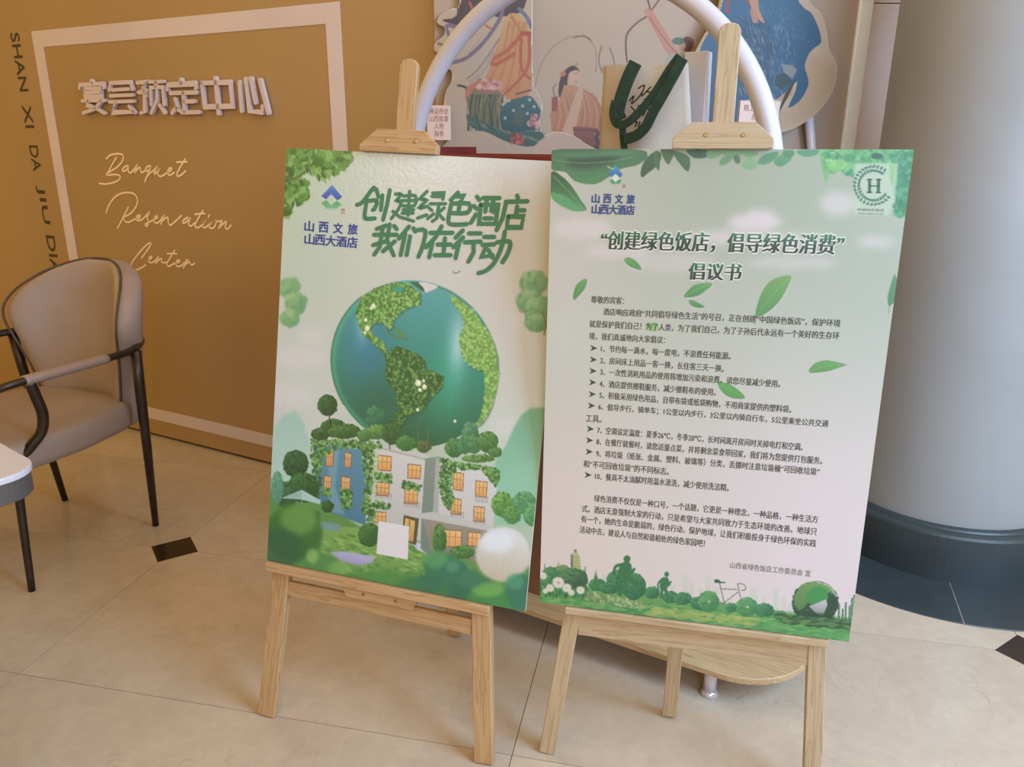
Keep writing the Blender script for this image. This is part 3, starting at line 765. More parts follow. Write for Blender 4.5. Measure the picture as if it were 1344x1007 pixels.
c.poly([(545, 371), (556, 370), (575, 375), (572, 379), (563, 383), (556, 385), (550, 377)], (214, 200, 188), blur=1)
c.poly([(537, 370), (548, 370), (556, 378), (558, 385), (548, 378)], (46, 96, 70), blur=0)
c.line([(575, 377), (592, 384), (606, 394), (618, 404)], 1.4, (92, 118, 70))
for x, y, r in ((490, 402, 3.2), (487, 405, 2), (480, 420, 2.4), (482, 431, 3.4), (479, 437, 2), (549, 503, 4.2), (557, 508, 3.2), (551, 512, 2.5), (556, 500, 2), (548, 538, 2.2), (597, 553, 2)):
    c.dab(x, y, r, (226, 222, 176)); c.dab(x + .4, y - .5, r * 0.5, (238, 236, 208))
# ground, lawn, path
c.poly([(352, 640), (430, 660), (470, 690), (540, 716), (720, 750), (720, 820), (340, 820)], (92, 138, 72), blur=4)
c.poly([(424, 690), (490, 694), (560, 720), (620, 745), (590, 762), (420, 742)], (128, 164, 84), (100, 146, 74), blur=2)
for _ in range(500): c.dab(random.uniform(425, 610), random.uniform(702, 762), random.uniform(.8, 1.8), random.choice([(96, 142, 70), (142, 176, 92), (116, 156, 76), (84, 130, 66)]), 0, 3.5, 0.15)
c.poly([(432, 725), (450, 724), (493, 731), (488, 739), (470, 742), (448, 738)], (186, 178, 196), (150, 144, 176), blur=2)
c.poly([(538, 710), (560, 716), (566, 728), (548, 722)], (196, 190, 200), blur=1)
c.poly([(418, 684), (446, 688), (444, 698), (418, 694)], (110, 148, 138), blur=2)
# building
GR = (204, 198, 184)
c.poly([(411, 580), (481, 583), (480, 690), (432, 672), (414, 652)], (84, 136, 150), (70, 118, 136))
c.poly([(430, 600), (446, 584), (440, 640), (452, 675), (434, 672)], (128, 164, 168), alpha=0.6, blur=3)
c.poly([(481, 583), (498, 585), (562, 602), (556, 712), (500, 690), (481, 684)], (206, 198, 186), (184, 182, 168))
c.poly([(499, 582), (562, 597), (562, 606), (498, 590)], (192, 188, 174)); c.line([(499, 588), (562, 604)], 1, (150, 142, 128), smooth=0)
c.poly([(558, 602), (578, 599), (582, 700), (570, 735), (552, 720), (553, 680)], (126, 140, 124), (110, 126, 110))
c.poly([(572, 602), (580, 600), (578, 680), (568, 676)], (166, 166, 152))
c.poly([(578, 602), (600, 606), (654, 617), (647, 696), (612, 688), (575, 676)], (206, 200, 188), (196, 190, 176))
c.poly([(553, 676), (640, 694), (634, 740), (600, 732), (565, 720)], (150, 140, 120), (132, 124, 104))
c.poly([(551, 674), (568, 672), (648, 692), (647, 698), (552, 680)], (190, 184, 170))
WIN = [(433, 602, 8, 20), (457, 604, 7, 19), (430, 634, 8, 18), (454, 635, 10, 17), (505, 608, 17, 19), (544, 619, 16, 18), (503, 642, 15, 17), (540, 651, 16, 20), (499, 679, 15, 14), (602, 632, 12, 23), (632, 642, 14, 20), (599, 665, 12, 20), (629, 675, 13, 19), (594, 707, 23, 22), (623, 708, 16, 18)]
for x, y, w, h in WIN:
    c.poly([(x - w / 2 - 1, y - h / 2 - 1.5), (x + w / 2 + 1, y - h / 2 + .5), (x + w / 2, y + h / 2 + 1.5), (x - w / 2 - 1.5, y + h / 2)], (126, 92, 66))
    c.poly([(x - w / 2, y - h / 2), (x + w / 2, y - h / 2 + 1.5), (x + w / 2 - 1, y + h / 2), (x - w / 2 - .5, y + h / 2 - 1)], (232, 186, 118), (216, 150, 88))
    for k in (0.33, 0.67): c.line([(x - w / 2 + w * k, y - h / 2 + 1), (x - w / 2 + w * k - .6, y + h / 2)], 0.8, (162, 112, 74), smooth=0)
    c.line([(x - w / 2, y - h * .12), (x + w / 2, y - h * .12 + 1.2)], 0.8, (162, 112, 74), smooth=0)
for x, y, w in ((503, 650, 20), (540, 662, 20), (600, 675, 16), (632, 655, 16), (629, 684, 15)):
    for k in range(7): c.line([(x - w / 2 + w * k / 6, y - 4 + k * .3), (x - w / 2 + w * k / 6, y + 3 + k * .3)], 0.6, (120, 108, 88), smooth=0)
    c.line([(x - w / 2, y - 4), (x + w / 2, y - 2.3)], 0.8, (140, 126, 104), smooth=0); c.line([(x - w / 2, y + 3.6), (x + w / 2, y + 5.6)], 1.5, (188, 180, 166), smooth=0)
c.poly([(530, 676), (550, 681), (546, 716), (527, 708)], (90, 78, 56)); c.poly([(532, 680), (545, 684), (542, 712), (529, 706)], (214, 176, 92), (186, 144, 84)); c.line([(538, 682), (535, 710)], 1.2, (110, 84, 56), smooth=0)
ivy = [(52, 100, 56), (74, 128, 66), (104, 154, 82), (134, 174, 98), (40, 84, 50)]
for poly, n in (([(409, 576), (500, 580), (502, 588), (480, 592), (455, 588), (440, 590), (424, 600), (412, 616), (408, 600)], 330), ([(410, 600), (424, 606), (420, 650), (412, 660)], 80), ([(474, 584), (492, 586), (488, 640), (484, 676), (474, 674), (480, 640)], 330),
                ([(484, 660), (494, 670), (490, 684), (482, 684)], 40), ([(492, 620), (514, 624), (514, 634), (492, 629)], 90), ([(528, 631), (553, 637), (552, 645), (528, 641)], 100), ([(488, 657), (512, 662), (511, 669), (489, 665)], 70),
                ([(576, 601), (600, 606), (592, 640), (596, 660), (588, 670), (578, 650)], 300), ([(596, 606), (655, 616), (654, 634), (644, 628), (630, 616), (604, 616)], 300), ([(640, 625), (655, 630), (650, 640)], 30), ([(424, 640), (434, 644), (434, 652), (424, 650)], 40), ([(447, 642), (462, 644), (460, 668), (450, 668)], 110)):
    c.dabs(poly, ivy, n, 0.9, 2.1, 1.3)
c.dabs([(490, 588), (500, 590), (492, 650), (488, 650)], [(186, 196, 140), (150, 176, 108)], 40, .7, 1.4)
# crowns round the globe's foot and beside the building
for x, y, rx, ry, dk_, lt_, n in ((430, 532, 13, 14, (26, 72, 46), (60, 116, 70), 150), (438, 562, 18, 12, (30, 74, 44), (66, 116, 62), 160), (420, 570, 12, 8, (30, 74, 44), (66, 116, 62), 90), (452, 566, 22, 10, (36, 84, 48), (80, 132, 70), 160),
                                  (491, 545, 13, 12, (40, 104, 74), (74, 140, 100), 60), (494, 567, 13, 10, (52, 104, 56), (124, 164, 84), 150), (478, 572, 9, 8, (52, 104, 56), (104, 150, 80), 70), (514, 568, 12, 16, (34, 84, 52), (62, 116, 66), 120),
                                  (533, 582, 14, 10, (40, 96, 54), (86, 142, 78), 140), (556, 586, 10, 8, (60, 84, 54), (90, 120, 70), 60), (596, 588, 12, 13, (44, 100, 58), (92, 142, 82), 120), (617, 566, 11, 12, (60, 118, 84), (106, 158, 112), 60), (611, 584, 12, 12, (48, 108, 70), (90, 146, 92), 80),
                                  (623, 582, 10, 14, (50, 108, 70), (96, 148, 96), 80), (640, 580, 14, 14, (46, 98, 54), (108, 152, 84), 170), (650, 594, 9, 7, (46, 98, 54), (98, 144, 80), 60), (628, 602, 22, 5, (60, 110, 56), (120, 160, 84), 100),
                                  (388, 609, 17, 18, (26, 72, 48), (58, 114, 70), 200), (398, 640, 21, 20, (30, 78, 46), (66, 122, 66), 220), (376, 650, 14, 18, (36, 84, 52), (78, 130, 80), 120), (364, 640, 8, 22, (80, 140, 110), (110, 166, 130), 40),
                                  (659, 662, 14, 17, (64, 122, 58), (136, 176, 92), 150), (688, 660, 16, 15, (60, 124, 80), (120, 168, 110), 130), (700, 675, 14, 16, (64, 128, 76), (120, 168, 104), 100), (672, 676, 12, 12, (64, 122, 66), (124, 166, 92), 80),
                                  (485, 702, 15, 16, (36, 84, 44), (84, 132, 66), 200), (430, 665, 8, 8, (30, 76, 40), (56, 108, 58), 50), (607, 725, 16, 9, (50, 100, 50), (112, 156, 80), 120), (577, 708, 9, 20, (46, 98, 50), (104, 150, 78), 130)):
    c.ball(x, y, rx, ry, dk_, lt_, n, 1.5)
c.line([(432, 545), (434, 560)], 1.6, (60, 56, 40)); c.line([(637, 592), (638, 606)], 1.4, (90, 80, 56)); c.line([(551, 590), (548, 560), (556, 545)], 1, (90, 110, 60)); c.line([(560, 590), (563, 560)], 1, (90, 110, 60))
c.line([(508, 560), (512, 590)], 1.4, (60, 70, 44))
# pale parasol
c.poly([(369, 654), (396, 643), (421, 657), (420, 662), (396, 656)], (170, 198, 180)); c.poly([(369, 654), (396, 643), (396, 656)], (146, 180, 160)); c.line([(396, 656), (395, 668)], 1, (150, 170, 150), smooth=0)
c.poly([(376, 668), (420, 672), (418, 690), (380, 684)], (46, 92, 52), blur=3, alpha=0.8)
# blurred foreground shrubs and one pale rounded boulder
c.ell(386, 700, 37, 38, (66, 122, 52), blur=7, c2=(38, 96, 56)); c.ell(392, 682, 24, 20, (112, 158, 80), blur=9, alpha=0.7); c.ell(370, 720, 26, 26, (36, 92, 62), blur=9, alpha=0.7)
c.ell(420, 738, 24, 12, (74, 134, 70), blur=6); c.ell(410, 730, 8, 10, (150, 186, 96), blur=5, alpha=.7); c.ell(446, 745, 16, 8, (120, 168, 84), blur=6, alpha=.7)
c.ell(500, 765, 60, 16, (74, 134, 66), blur=8); c.ell(560, 770, 40, 14, (52, 116, 70), blur=8)
c.ell(580, 745, 24, 20, (48, 116, 78), blur=6); c.ell(573, 734, 16, 12, (84, 150, 92), blur=6, alpha=.8); c.ell(566, 765, 20, 12, (42, 108, 78), blur=6); c.ell(598, 752, 18, 17, (44, 112, 84), blur=6); c.ell(594, 744, 9, 8, (76, 140, 98), blur=4, alpha=.8)
c.ell(660, 728, 36, 36, (220, 218, 210), blur=4, c2=(190, 172, 138)); c.ell(652, 712, 22, 14, (228, 228, 222), blur=8, alpha=0.7)
c.ell(620, 780, 34, 24, (40, 104, 76), blur=7); c.ell(650, 790, 40, 20, (56, 128, 66), blur=7); c.ell(640, 774, 22, 10, (110, 166, 80), blur=6, alpha=.8); c.ell(684, 778, 20, 24, (40, 112, 84), blur=6); c.ell(676, 764, 12, 10, (74, 146, 104), blur=5, alpha=.8)
c.ell(616, 760, 16, 12, (54, 116, 84), blur=6)
# the blank label where a code was printed
c.poly([(497, 684), (537, 691), (535, 735), (494, 727)], (222, 212, 202))
# small bird
c.line([(594, 356), (598, 359), (604, 356)], 1.4, (110, 110, 96))
# emblem of the hotel group
c.poly([(435.7, 242.8), (449.2, 258.6), (442.8, 263.2), (434.7, 255.0), (428.0, 261.8), (421.8, 257.4)], (72, 132, 184), (32, 64, 150))
c.poly([(421.2, 266.6), (428.2, 262.6), (434.7, 269.8), (441.6, 263.6), (448.6, 269.0), (442, 273), (428, 273)], (70, 156, 86), (104, 172, 126))
c.ell(435, 273, 9, 2.4, (110, 170, 130), blur=2, alpha=.6)
for x in (448.6, 451.4): c.line([(x, 274), (x, 281)], 0.9, (150, 60, 50), smooth=0)
c.line([(448, 274.5), (452.5, 275.5)], 0.8, (150, 60, 50), smooth=0)
c.mesh('print', gloss_print, po1)
# brushed slogan
SL = [[(48, 190), (92, 168), (175, 65), (206, 132)], [(120, 162), (195, 160), (180, 215), (165, 228)], [(120, 162), (104, 270), (118, 292), (180, 290)], [(236, 120), (224, 228)], [(290, 82), (270, 190), (240, 300)],
      [(330, 112), (374, 112), (338, 162), (374, 168), (348, 230), (300, 292)], [(312, 238), (360, 278), (465, 310)], [(392, 126), (478, 124), (470, 196), (386, 196)], [(372, 160), (490, 157)], [(388, 226), (466, 226)], [(380, 252), (462, 250)], [(436, 90), (424, 268)],
      [(565, 90), (512, 148), (562, 152), (504, 215), (566, 200)], [(493, 288), (562, 264)], [(604, 104), (692, 106), (680, 150)], [(600, 128), (684, 130)], [(586, 182), (700, 182)], [(652, 186), (634, 290), (602, 312)], [(578, 212), (600, 232)], [(690, 212), (655, 242)], [(568, 292), (612, 256)], [(650, 256), (686, 298)],
      [(792, 100), (738, 156)], [(770, 126), (836, 126), (808, 168)], [(742, 182), (872, 182), (860, 248), (736, 250)], [(802, 186), (796, 246)], [(742, 182), (720, 300), (745, 335), (858, 332)],
      [(930, 130), (948, 154)], [(908, 198), (930, 220)], [(924, 260), (886, 322)], [(974, 140), (1096, 140)], [(958, 190), (1086, 190), (1066, 330), (946, 330), (958, 190)], [(1004, 144), (992, 240)], [(1052, 144), (1040, 240), (1062, 244)], [(984, 290), (1038, 290)],
      [(1226, 122), (1232, 146)], [(1142, 168), (1302, 164)], [(1146, 170), (1118, 290), (1074, 376)], [(1226, 202), (1216, 268)], [(1224, 232), (1280, 230)], [(1160, 276), (1272, 276), (1256, 356), (1150, 356), (1160, 276)],
      [(266, 342), (194, 368)], [(174, 410), (342, 410)], [(240, 352), (216, 500), (176, 556)], [(168, 486), (262, 458)], [(290, 334), (270, 450), (320, 562)], [(328, 458), (240, 532)], [(322, 345), (342, 368)],
      [(432, 350), (358, 438)], [(404, 400), (370, 560)], [(464, 362), (478, 386)], [(440, 422), (414, 560)], [(492, 376), (552, 382), (530, 500), (500, 572)],
      [(588, 396), (752, 396)], [(672, 348), (626, 430), (556, 502)], [(606, 460), (580, 576)], [(642, 482), (738, 482)], [(696, 436), (684, 560)], [(620, 560), (738, 560)],
      [(828, 378), (774, 432)], [(830, 430), (758, 502)], [(800, 470), (774, 582)], [(872, 400), (958, 400)], [(842, 466), (958, 460)], [(906, 465), (906, 540), (868, 608)],
      [(984, 426), (1058, 426)], [(972, 486), (1058, 480)], [(1002, 490), (964, 574), (1046, 560)], [(1018, 524), (1046, 578)], [(1078, 466), (1172, 462), (1160, 540), (1118, 612)], [(1136, 388), (1112, 500), (1062, 610), (1000, 672), (942, 692)]]
bm = bmesh.new()
for j, st in enumerate(zoomed(460, 235, 5.6, SL)):
    q = [PL1.at(x, y) for x, y in (smooth_path(st, 3) if len(st) > 3 and st[0] != st[-1] else st)]
    ribbon(bm, PL1, q, 0.0086 if j not in range(5, 22) else 0.0066, -0.0006 - 0.000012 * j)
vs = bm.verts.layers.float_color.new('ink')
for v in bm.verts: v[vs] = (*ink((58, 118, 78)), 1)
obj('slogan', bm, ink_text, po1)
def company(pl, rows, col_, par):
    for s, p, q, h, chars in rows:
        V, F = [], []; n = len(s)
        A, Bq = pl.at(*p), pl.at(*q); w = np.linalg.norm(Bq - A) / chars
        hh = abs(pl.at(p[0], p[1] + h / 2)[1] - pl.at(p[0], p[1] - h / 2)[1])
        for k, ch in enumerate(s):
            f0 = k * (1 - w / np.linalg.norm(Bq - A) ) / (n - 1); f1 = f0 + w * 0.94 / np.linalg.norm(Bq - A)
            heavy_text(V, F, pl, -0.0005, ch, A + (Bq - A) * f0, A + (Bq - A) * f1, hh, 0.00065, k=6)
        flat_mesh('company_name', V, F, col_, ink_text, par)
company(PL1, (('山西文旅', (400, 296.5), (470, 301.5), 13.5, 5.4), ('山西大酒店', (400, 313.5), (470, 319), 13.5, 5.0)), (42, 58, 130), po1)

# ---- second poster
INK_GAIN = np.array((0.84, 0.83, 0.85))
po2 = board(PL2, 'pale green notice poster of printed Chinese text with falling leaves, on the right easel', foam)
c = Canvas(PL2, 0, 0, 0.6, 0.9, 0.00145)
c.field([((740, 215), (188, 192, 178), 160), ((830, 260), (172, 180, 164), 200), ((950, 240), (144, 157, 132), 260), ((1080, 260), (148, 161, 138), 260), ((1180, 330), (160, 173, 158), 200),
         ((740, 330), (206, 198, 198), 200), ((740, 440), (196, 206, 200), 90), ((940, 380), (176, 186, 174), 240), ((1110, 400), (166, 180, 168), 240), ((780, 500), (192, 198, 188), 260), ((1060, 500), (196, 198, 190), 240),
         ((760, 620), (214, 206, 204), 260), ((1060, 620), (218, 208, 212), 260), ((760, 720), (216, 208, 204), 260), ((1060, 720), (218, 208, 214), 260)])
for x, y, rx, ry, a in ((765, 300, 40, 14, .6), (810, 330, 46, 10, .5), (990, 292, 36, 12, .75), (960, 312, 60, 10, .6), (1045, 316, 46, 10, .6), (1100, 268, 24, 16, .55), (1040, 345, 60, 9, .4), (1150, 318, 24, 8, .5), (880, 345, 60, 12, .35), (1000, 283, 16, 8, .6)):
    c.ell(x, y, rx, ry, (216, 206, 212), blur=9, alpha=a, rag=6)
def leaf(pts, c1, c2, vein=(70, 110, 70), rib=None):
    c.poly(pts, c1, c2, smooth=5)
    if rib: c.line(rib, 0.9, vein, alpha=.7)
# corner leaves
leaf([(724, 197), (832, 196), (850, 204), (838, 216), (815, 222), (800, 232), (780, 242), (755, 238), (742, 226), (724, 222)], (76, 112, 86), (80, 138, 96))
c.poly([(745, 208), (780, 200), (815, 206), (800, 216), (768, 222), (745, 218)], (58, 78, 72), blur=7, alpha=.8); c.line([(726, 210), (760, 214), (800, 212), (832, 206)], 1.4, (120, 156, 120), alpha=.6)
c.poly([(726, 203), (800, 198), (846, 200), (820, 203), (760, 208)], (96, 148, 110), blur=3, alpha=.6)
leaf([(724, 226), (738, 232), (750, 244), (762, 262), (770, 275), (755, 277), (738, 270), (724, 258)], (58, 92, 68), (84, 148, 100))
c.poly([(724, 252), (740, 256), (756, 268), (768, 275), (752, 277), (736, 270), (724, 260)], (92, 158, 108), blur=2); c.line([(725, 230), (745, 250), (766, 274)], 1.0, (116, 150, 116))
for pts, a, b in (([(842, 233), (842, 220), (850, 206), (862, 198), (868, 204), (864, 216), (852, 226)], (72, 104, 78), (60, 92, 70)), ([(860, 198), (866, 212), (864, 224), (858, 212)], (80, 116, 84), (70, 108, 80)), ([(868, 196), (886, 198), (882, 208), (877, 216), (870, 206)], (74, 110, 82), (70, 110, 80)),
                  ([(886, 198), (902, 204), (906, 212), (903, 225), (893, 216), (886, 206)], (82, 122, 92), (64, 100, 74)), ([(902, 197), (930, 197), (928, 206), (914, 208), (906, 204)], (60, 104, 84), (56, 98, 80)),
                  ([(928, 198), (948, 198), (942, 206), (930, 208)], (110, 156, 110), (120, 164, 116)), ([(944, 214), (950, 206), (962, 203), (958, 212), (948, 217)], (104, 152, 108), (96, 146, 104)), ([(948, 198), (976, 197), (970, 205), (952, 204)], (112, 160, 112), (120, 164, 120)),
                  ([(963, 204), (969, 204), (972, 212), (967, 215), (963, 210)], (84, 122, 92), (76, 116, 88)), ([(976, 212), (984, 206), (992, 210), (994, 218), (986, 223), (974, 219)], (134, 176, 130), (120, 164, 118)), ([(974, 198), (994, 198), (992, 204), (980, 206)], (104, 156, 108), (120, 168, 120)),
                  ([(994, 214), (1000, 205), (1012, 200), (1022, 200), (1016, 210), (1004, 216)], (82, 138, 100), (86, 144, 104)), ([(1016, 214), (1020, 206), (1030, 202), (1040, 203), (1036, 212), (1024, 219)], (96, 150, 110), (82, 140, 100)), ([(1028, 198), (1042, 198), (1040, 206), (1030, 206)], (82, 136, 98), (76, 132, 94)),
                  ([(1046, 198), (1076, 197), (1070, 204), (1056, 206)], (82, 140, 104), (92, 148, 110)), ([(1076, 200), (1088, 206), (1090, 220), (1084, 240), (1080, 226)], (96, 158, 104), (120, 176, 116))):
    leaf(pts, a, b)
gl = [(70, 146, 96), (86, 158, 104), (108, 172, 112), (60, 134, 96), (124, 182, 120)]; gd = [(56, 128, 92), (64, 144, 104), (50, 118, 86), (84, 160, 116)]
c.poly([(1078, 197), (1200, 197), (1199, 226), (1120, 228), (1112, 230), (1090, 214)], (72, 140, 98), (96, 164, 112), rag=5)
c.dabs([(1078, 197), (1200, 197), (1198, 222), (1130, 224), (1116, 230), (1104, 220), (1092, 226), (1082, 214)], gl, 420, 1.6, 3.6, 2.2, alpha=.75)
c.poly([(1178, 200), (1200, 198), (1194, 240), (1188, 284), (1178, 284), (1172, 270), (1178, 262), (1174, 246)], (64, 140, 100), (70, 148, 108), rag=5)
c.dabs([(1176, 204), (1200, 198), (1194, 240), (1188, 284), (1178, 284), (1172, 270), (1178, 262), (1174, 246)], gd, 300, 1.6, 3.4, 2.0, alpha=.75)
c.ell(1151, 205, 8, 4, (44, 92, 76)); c.dabs([(1085, 210), (1110, 214), (1104, 224), (1090, 224)], [(136, 196, 120), (116, 180, 108)], 60, 1, 2.4, 2.4)
# falling leaves
def fall(pts, a=(104, 158, 98), b=(78, 136, 84), rib=None):
    c.poly([(x + 1, y + 1.5) for x, y in pts], (206, 198, 206), blur=3, alpha=.5, smooth=4); c.poly(pts, a, b, smooth=4)
    if rib: c.line(rib, 0.7, (140, 180, 120), alpha=.7)
fall([(819, 340), (826, 338), (836, 344), (842, 354), (832, 352), (823, 347)], rib=[(820, 341), (830, 346), (840, 353)])
fall([(770, 366), (768, 378), (760, 388), (753, 394), (753, 384), (758, 372)], rib=[(754, 392), (760, 380), (768, 368)])
fall([(898, 390), (904, 380), (914, 373), (935, 372), (926, 382), (914, 389)], rib=[(900, 389), (914, 381), (932, 373)])
fall([(904, 394), (912, 395), (925, 403), (916, 404), (907, 401)])
fall([(1038, 362), (1034, 376), (1024, 394), (1010, 408), (992, 417), (994, 400), (1002, 380), (1016, 366)], (112, 160, 96), (84, 140, 88), rib=[(993, 416), (1010, 392), (1036, 364)]); c.line([(994, 412), (990, 427)], 0.8, (110, 130, 90))
fall([(1062, 489), (1068, 478), (1082, 473), (1098, 475), (1110, 479), (1098, 484), (1084, 488)], (106, 160, 96), (92, 146, 88), rib=[(1062, 488), (1085, 480), (1112, 479)]); c.line([(1104, 479), (1114, 479)], 0.8, (130, 130, 110))
fall([(941, 501), (950, 502), (964, 508), (978, 522), (962, 523), (948, 515)], (102, 164, 96), (86, 150, 88), rib=[(943, 502), (958, 512), (976, 521)])
fall([(848, 425), (862, 424), (864, 432), (858, 436), (849, 432)], (122, 176, 112), (150, 192, 130))
fall([(1174, 360), (1178, 372), (1176, 392), (1167, 402), (1165, 390), (1169, 374)], (88, 144, 104), (76, 132, 92)); c.line([(1168, 400), (1166, 411)], 0.9, (90, 120, 90)); c.ell(1187, 300, 2, 2, (90, 150, 110))
# seal patch
c.poly([(1122, 214), (1179, 214), (1174, 264), (1166, 283), (1120, 282)], (176, 194, 172), blur=2, alpha=.9); c.poly([(1168, 216), (1176, 216), (1172, 246), (1168, 236)], (126, 182, 116), blur=1, alpha=.8)
scx, scy = 1146.5, 243.5
for ring, (rx, ry), nl in ((0, (25.0, 25.0), 24), (1, (19.5, 19.5), 24)):
    for k in range(nl):
        a = math.radians(38 + k * 268 / (nl - 1))
        c.dab(scx + rx * math.cos(a), scy + ry * math.sin(a), 1.5, (44, 98, 72), 0, 1.7, -a + math.pi / 2 + (0.6 if ring else -0.6) + math.pi * 0, .95)
# skyline, meadow, runners, bicycle, small globe
def gy2(x): return 790 + (x - 706) * (52 / 410.0)        # lower board edge
for x, w, h in ((790, 5, 26), (800, 4, 18), (868, 8, 30), (880, 6, 22), (895, 9, 38), (905, 6, 30), (916, 6, 24), (925, 8, 40), (937, 6, 28), (985, 9, 32), (1000, 6, 22), (1014, 8, 34), (1026, 5, 26), (1034, 7, 18)):
    yb = gy2(x) - 22; c.poly([(x, yb - h), (x + w, yb - h + 1), (x + w, yb), (x, yb)], (190, 200, 188), (176, 196, 176), blur=1, alpha=.55)
c.poly([(700, 776), (740, 770), (790, 772), (850, 778), (930, 788), (1000, 800), (1060, 806), (1124, 812), (1124, 850), (700, 800)], (110, 158, 96), (84, 148, 84), blur=3)
c.dabs([(704, 780), (1118, 818), (1114, 842), (706, 792)], [(76, 148, 88), (96, 160, 92), (120, 172, 104), (64, 134, 80)], 900, 1, 2.4, 4, rot=-0.12, alpha=.7)
c.dabs([(860, 796), (1000, 812), (990, 822), (850, 806)], [(150, 172, 96), (166, 178, 110), (128, 164, 92)], 200, 1, 2.2, 3, rot=-0.12, alpha=.7)
c.dabs([(770, 778), (850, 790), (848, 800), (770, 788)], [(176, 196, 150), (110, 134, 96), (148, 172, 120)], 130, .8, 2, 2.5, alpha=.7)
bush = [(46, 104, 74), (60, 126, 84), (80, 146, 98), (38, 88, 64)]
for x, y, rx, ry, n in ((784, 768, 12, 8, 110), (800, 772, 14, 8, 110), (812, 762, 16, 14, 170), (832, 770, 16, 18, 210), (856, 778, 10, 8, 90), (880, 784, 10, 8, 80), (896, 786, 12, 8, 90), (918, 792, 12, 9, 80), (1003, 801, 13, 9, 110), (1024, 808, 10, 6, 60), (960, 798, 8, 6, 50)):
    c.ball(x, y, rx, ry, (44, 106, 74), (84, 150, 100), n, 1.5)
for x, y, rx, ry in ((930, 790, 14, 14), (980, 797, 14, 13)):
    c.ball(x, y, rx, ry, (60, 128, 78), (108, 164, 112), 170, 1.6); c.dab(x + 1, y, 1.8, (190, 208, 170))
# bicycle frame
for q in ([(944, 764), (951, 793)], [(945, 773), (968, 774)], [(951, 791), (969, 777)], [(968, 766), (972, 785)], [(968, 766), (975, 767), (979, 771), (977, 775), (973, 775)], [(951, 793), (931, 790)]):
    c.line(q, 1.2, (96, 112, 96), smooth=0 if len(q) == 2 else 4)
c.ell(941, 763, 4, 2.4, (44, 100, 66)); c.line([(940, 764), (952, 765)], 2, (60, 104, 70), smooth=0)
# runners
RG = (58, 116, 76)
c.ell(823, 734, 4.6, 5, RG); c.poly([(818, 738), (828, 740), (829, 752), (826, 760), (818, 764), (812, 758), (812, 746)], RG, smooth=3)
c.line([(816, 741), (808, 744), (805, 755)], 4, RG); c.line([(827, 744), (828, 753), (833, 746)], 3.6, RG); c.line([(816, 758), (822, 768), (812, 782)], 6, RG); c.line([(822, 758), (832, 764), (838, 774)], 6, RG)
c.ell(875, 754, 3.2, 3.6, RG); c.poly([(870, 758), (877, 759), (878, 768), (872, 776), (866, 772), (867, 762)], RG, smooth=3); c.line([(869, 760), (864, 766), (864, 774)], 2.4, RG); c.line([(876, 762), (877, 769), (881, 763)], 2.4, RG); c.line([(869, 772), (868, 786)], 4, RG); c.line([(873, 772), (877, 788)], 4, RG)
# towers, shrubs and daisies at the left
c.poly([(751, 728), (755, 722), (760, 728), (763, 750), (750, 750)], (170, 184, 130), (160, 178, 120)); c.poly([(749, 728), (752, 728), (752, 752), (749, 752)], (110, 120, 110)); c.dab(755, 723, 2, (110, 130, 80))
for k in range(5): c.line([(752, 731 + k * 4), (762, 732 + k * 4)], 0.6, (130, 146, 96), smooth=0)
for x, y0_, y1_, w in ((715, 737, 756, 1.4), (733, 736, 752, 1.6), (739, 740, 754, 1.6), (768, 740, 758, 1.4), (782, 744, 770, 0.8)):
    c.poly([(x - w, y1_), (x, y0_), (x + w, y1_)], (60, 112, 72))
c.poly([(776, 772), (782, 750), (788, 772)], (64, 128, 80), blur=1)
c.ball(724, 752, 12, 8, (56, 116, 78), (90, 146, 100), 120, 1.6); c.ball(752, 760, 20, 14, (48, 92, 68), (92, 138, 92), 260, 1.7); c.ball(716, 764, 10, 10, (60, 120, 80), (110, 160, 110), 90, 1.5); c.ball(738, 746, 10, 4, (80, 130, 80), (130, 170, 110), 40, 1.4)
c.dabs([(706, 766), (770, 772), (768, 782), (706, 782)], [(70, 130, 80), (100, 156, 100), (50, 104, 66)], 160, 1, 2.2, 2.6, rot=1.5)
for x, y, r in ((733, 765, 6.5), (713, 756, 4), (744, 772, 5), (722, 772, 4.5), (762, 775, 4.5), (750, 778, 3.5), (716, 776, 3)):
    for k in range(11):
        a = k * 2 * math.pi / 11; c.dab(x + r * .6 * math.cos(a), y + r * .6 * math.sin(a), r * .34, (212, 214, 204), 0, 1.9, a, .95)
    c.dab(x, y, r * .28, (196, 140, 110) if r > 6 else (190, 196, 140))
# small globe and dark grass at the right
c.ball(1070, 791, 31, 28, (40, 74, 56), (70, 106, 80), 200, 2, lx=-.6, ly=-.4)
c.poly([(1042, 786), (1050, 770), (1068, 763), (1088, 768), (1098, 780), (1080, 776), (1064, 786), (1052, 800), (1046, 798)], (112, 154, 88), (78, 126, 76), rag=3, smooth=3)
c.poly([(1058, 782), (1070, 770), (1084, 774), (1086, 788), (1070, 794), (1062, 792)], (60, 142, 78), smooth=3); c.poly([(1062, 796), (1084, 787), (1086, 794), (1078, 814), (1072, 806)], (196, 196, 196), (120, 130, 130)); c.line([(1072, 764), (1088, 770), (1098, 784)], 1.6, (170, 178, 166))
c.ell(1070, 812, 26, 7, (34, 66, 50), blur=3, alpha=.85)
for x, h in ((1100, 22), (1105, 16), (1109, 24), (1114, 20), (1117, 30), (1120, 34)):
    c.poly([(x, 815 - h), (x + 2.4, 815 - h), (x + 1.8, 820), (x - .6, 820)], (52, 108, 78), alpha=.9)
c.dabs([(1020, 806), (1116, 816), (1114, 826), (1030, 818)], [(60, 100, 64), (90, 134, 84), (46, 84, 54)], 240, 1, 2, 4, rot=-0.1)
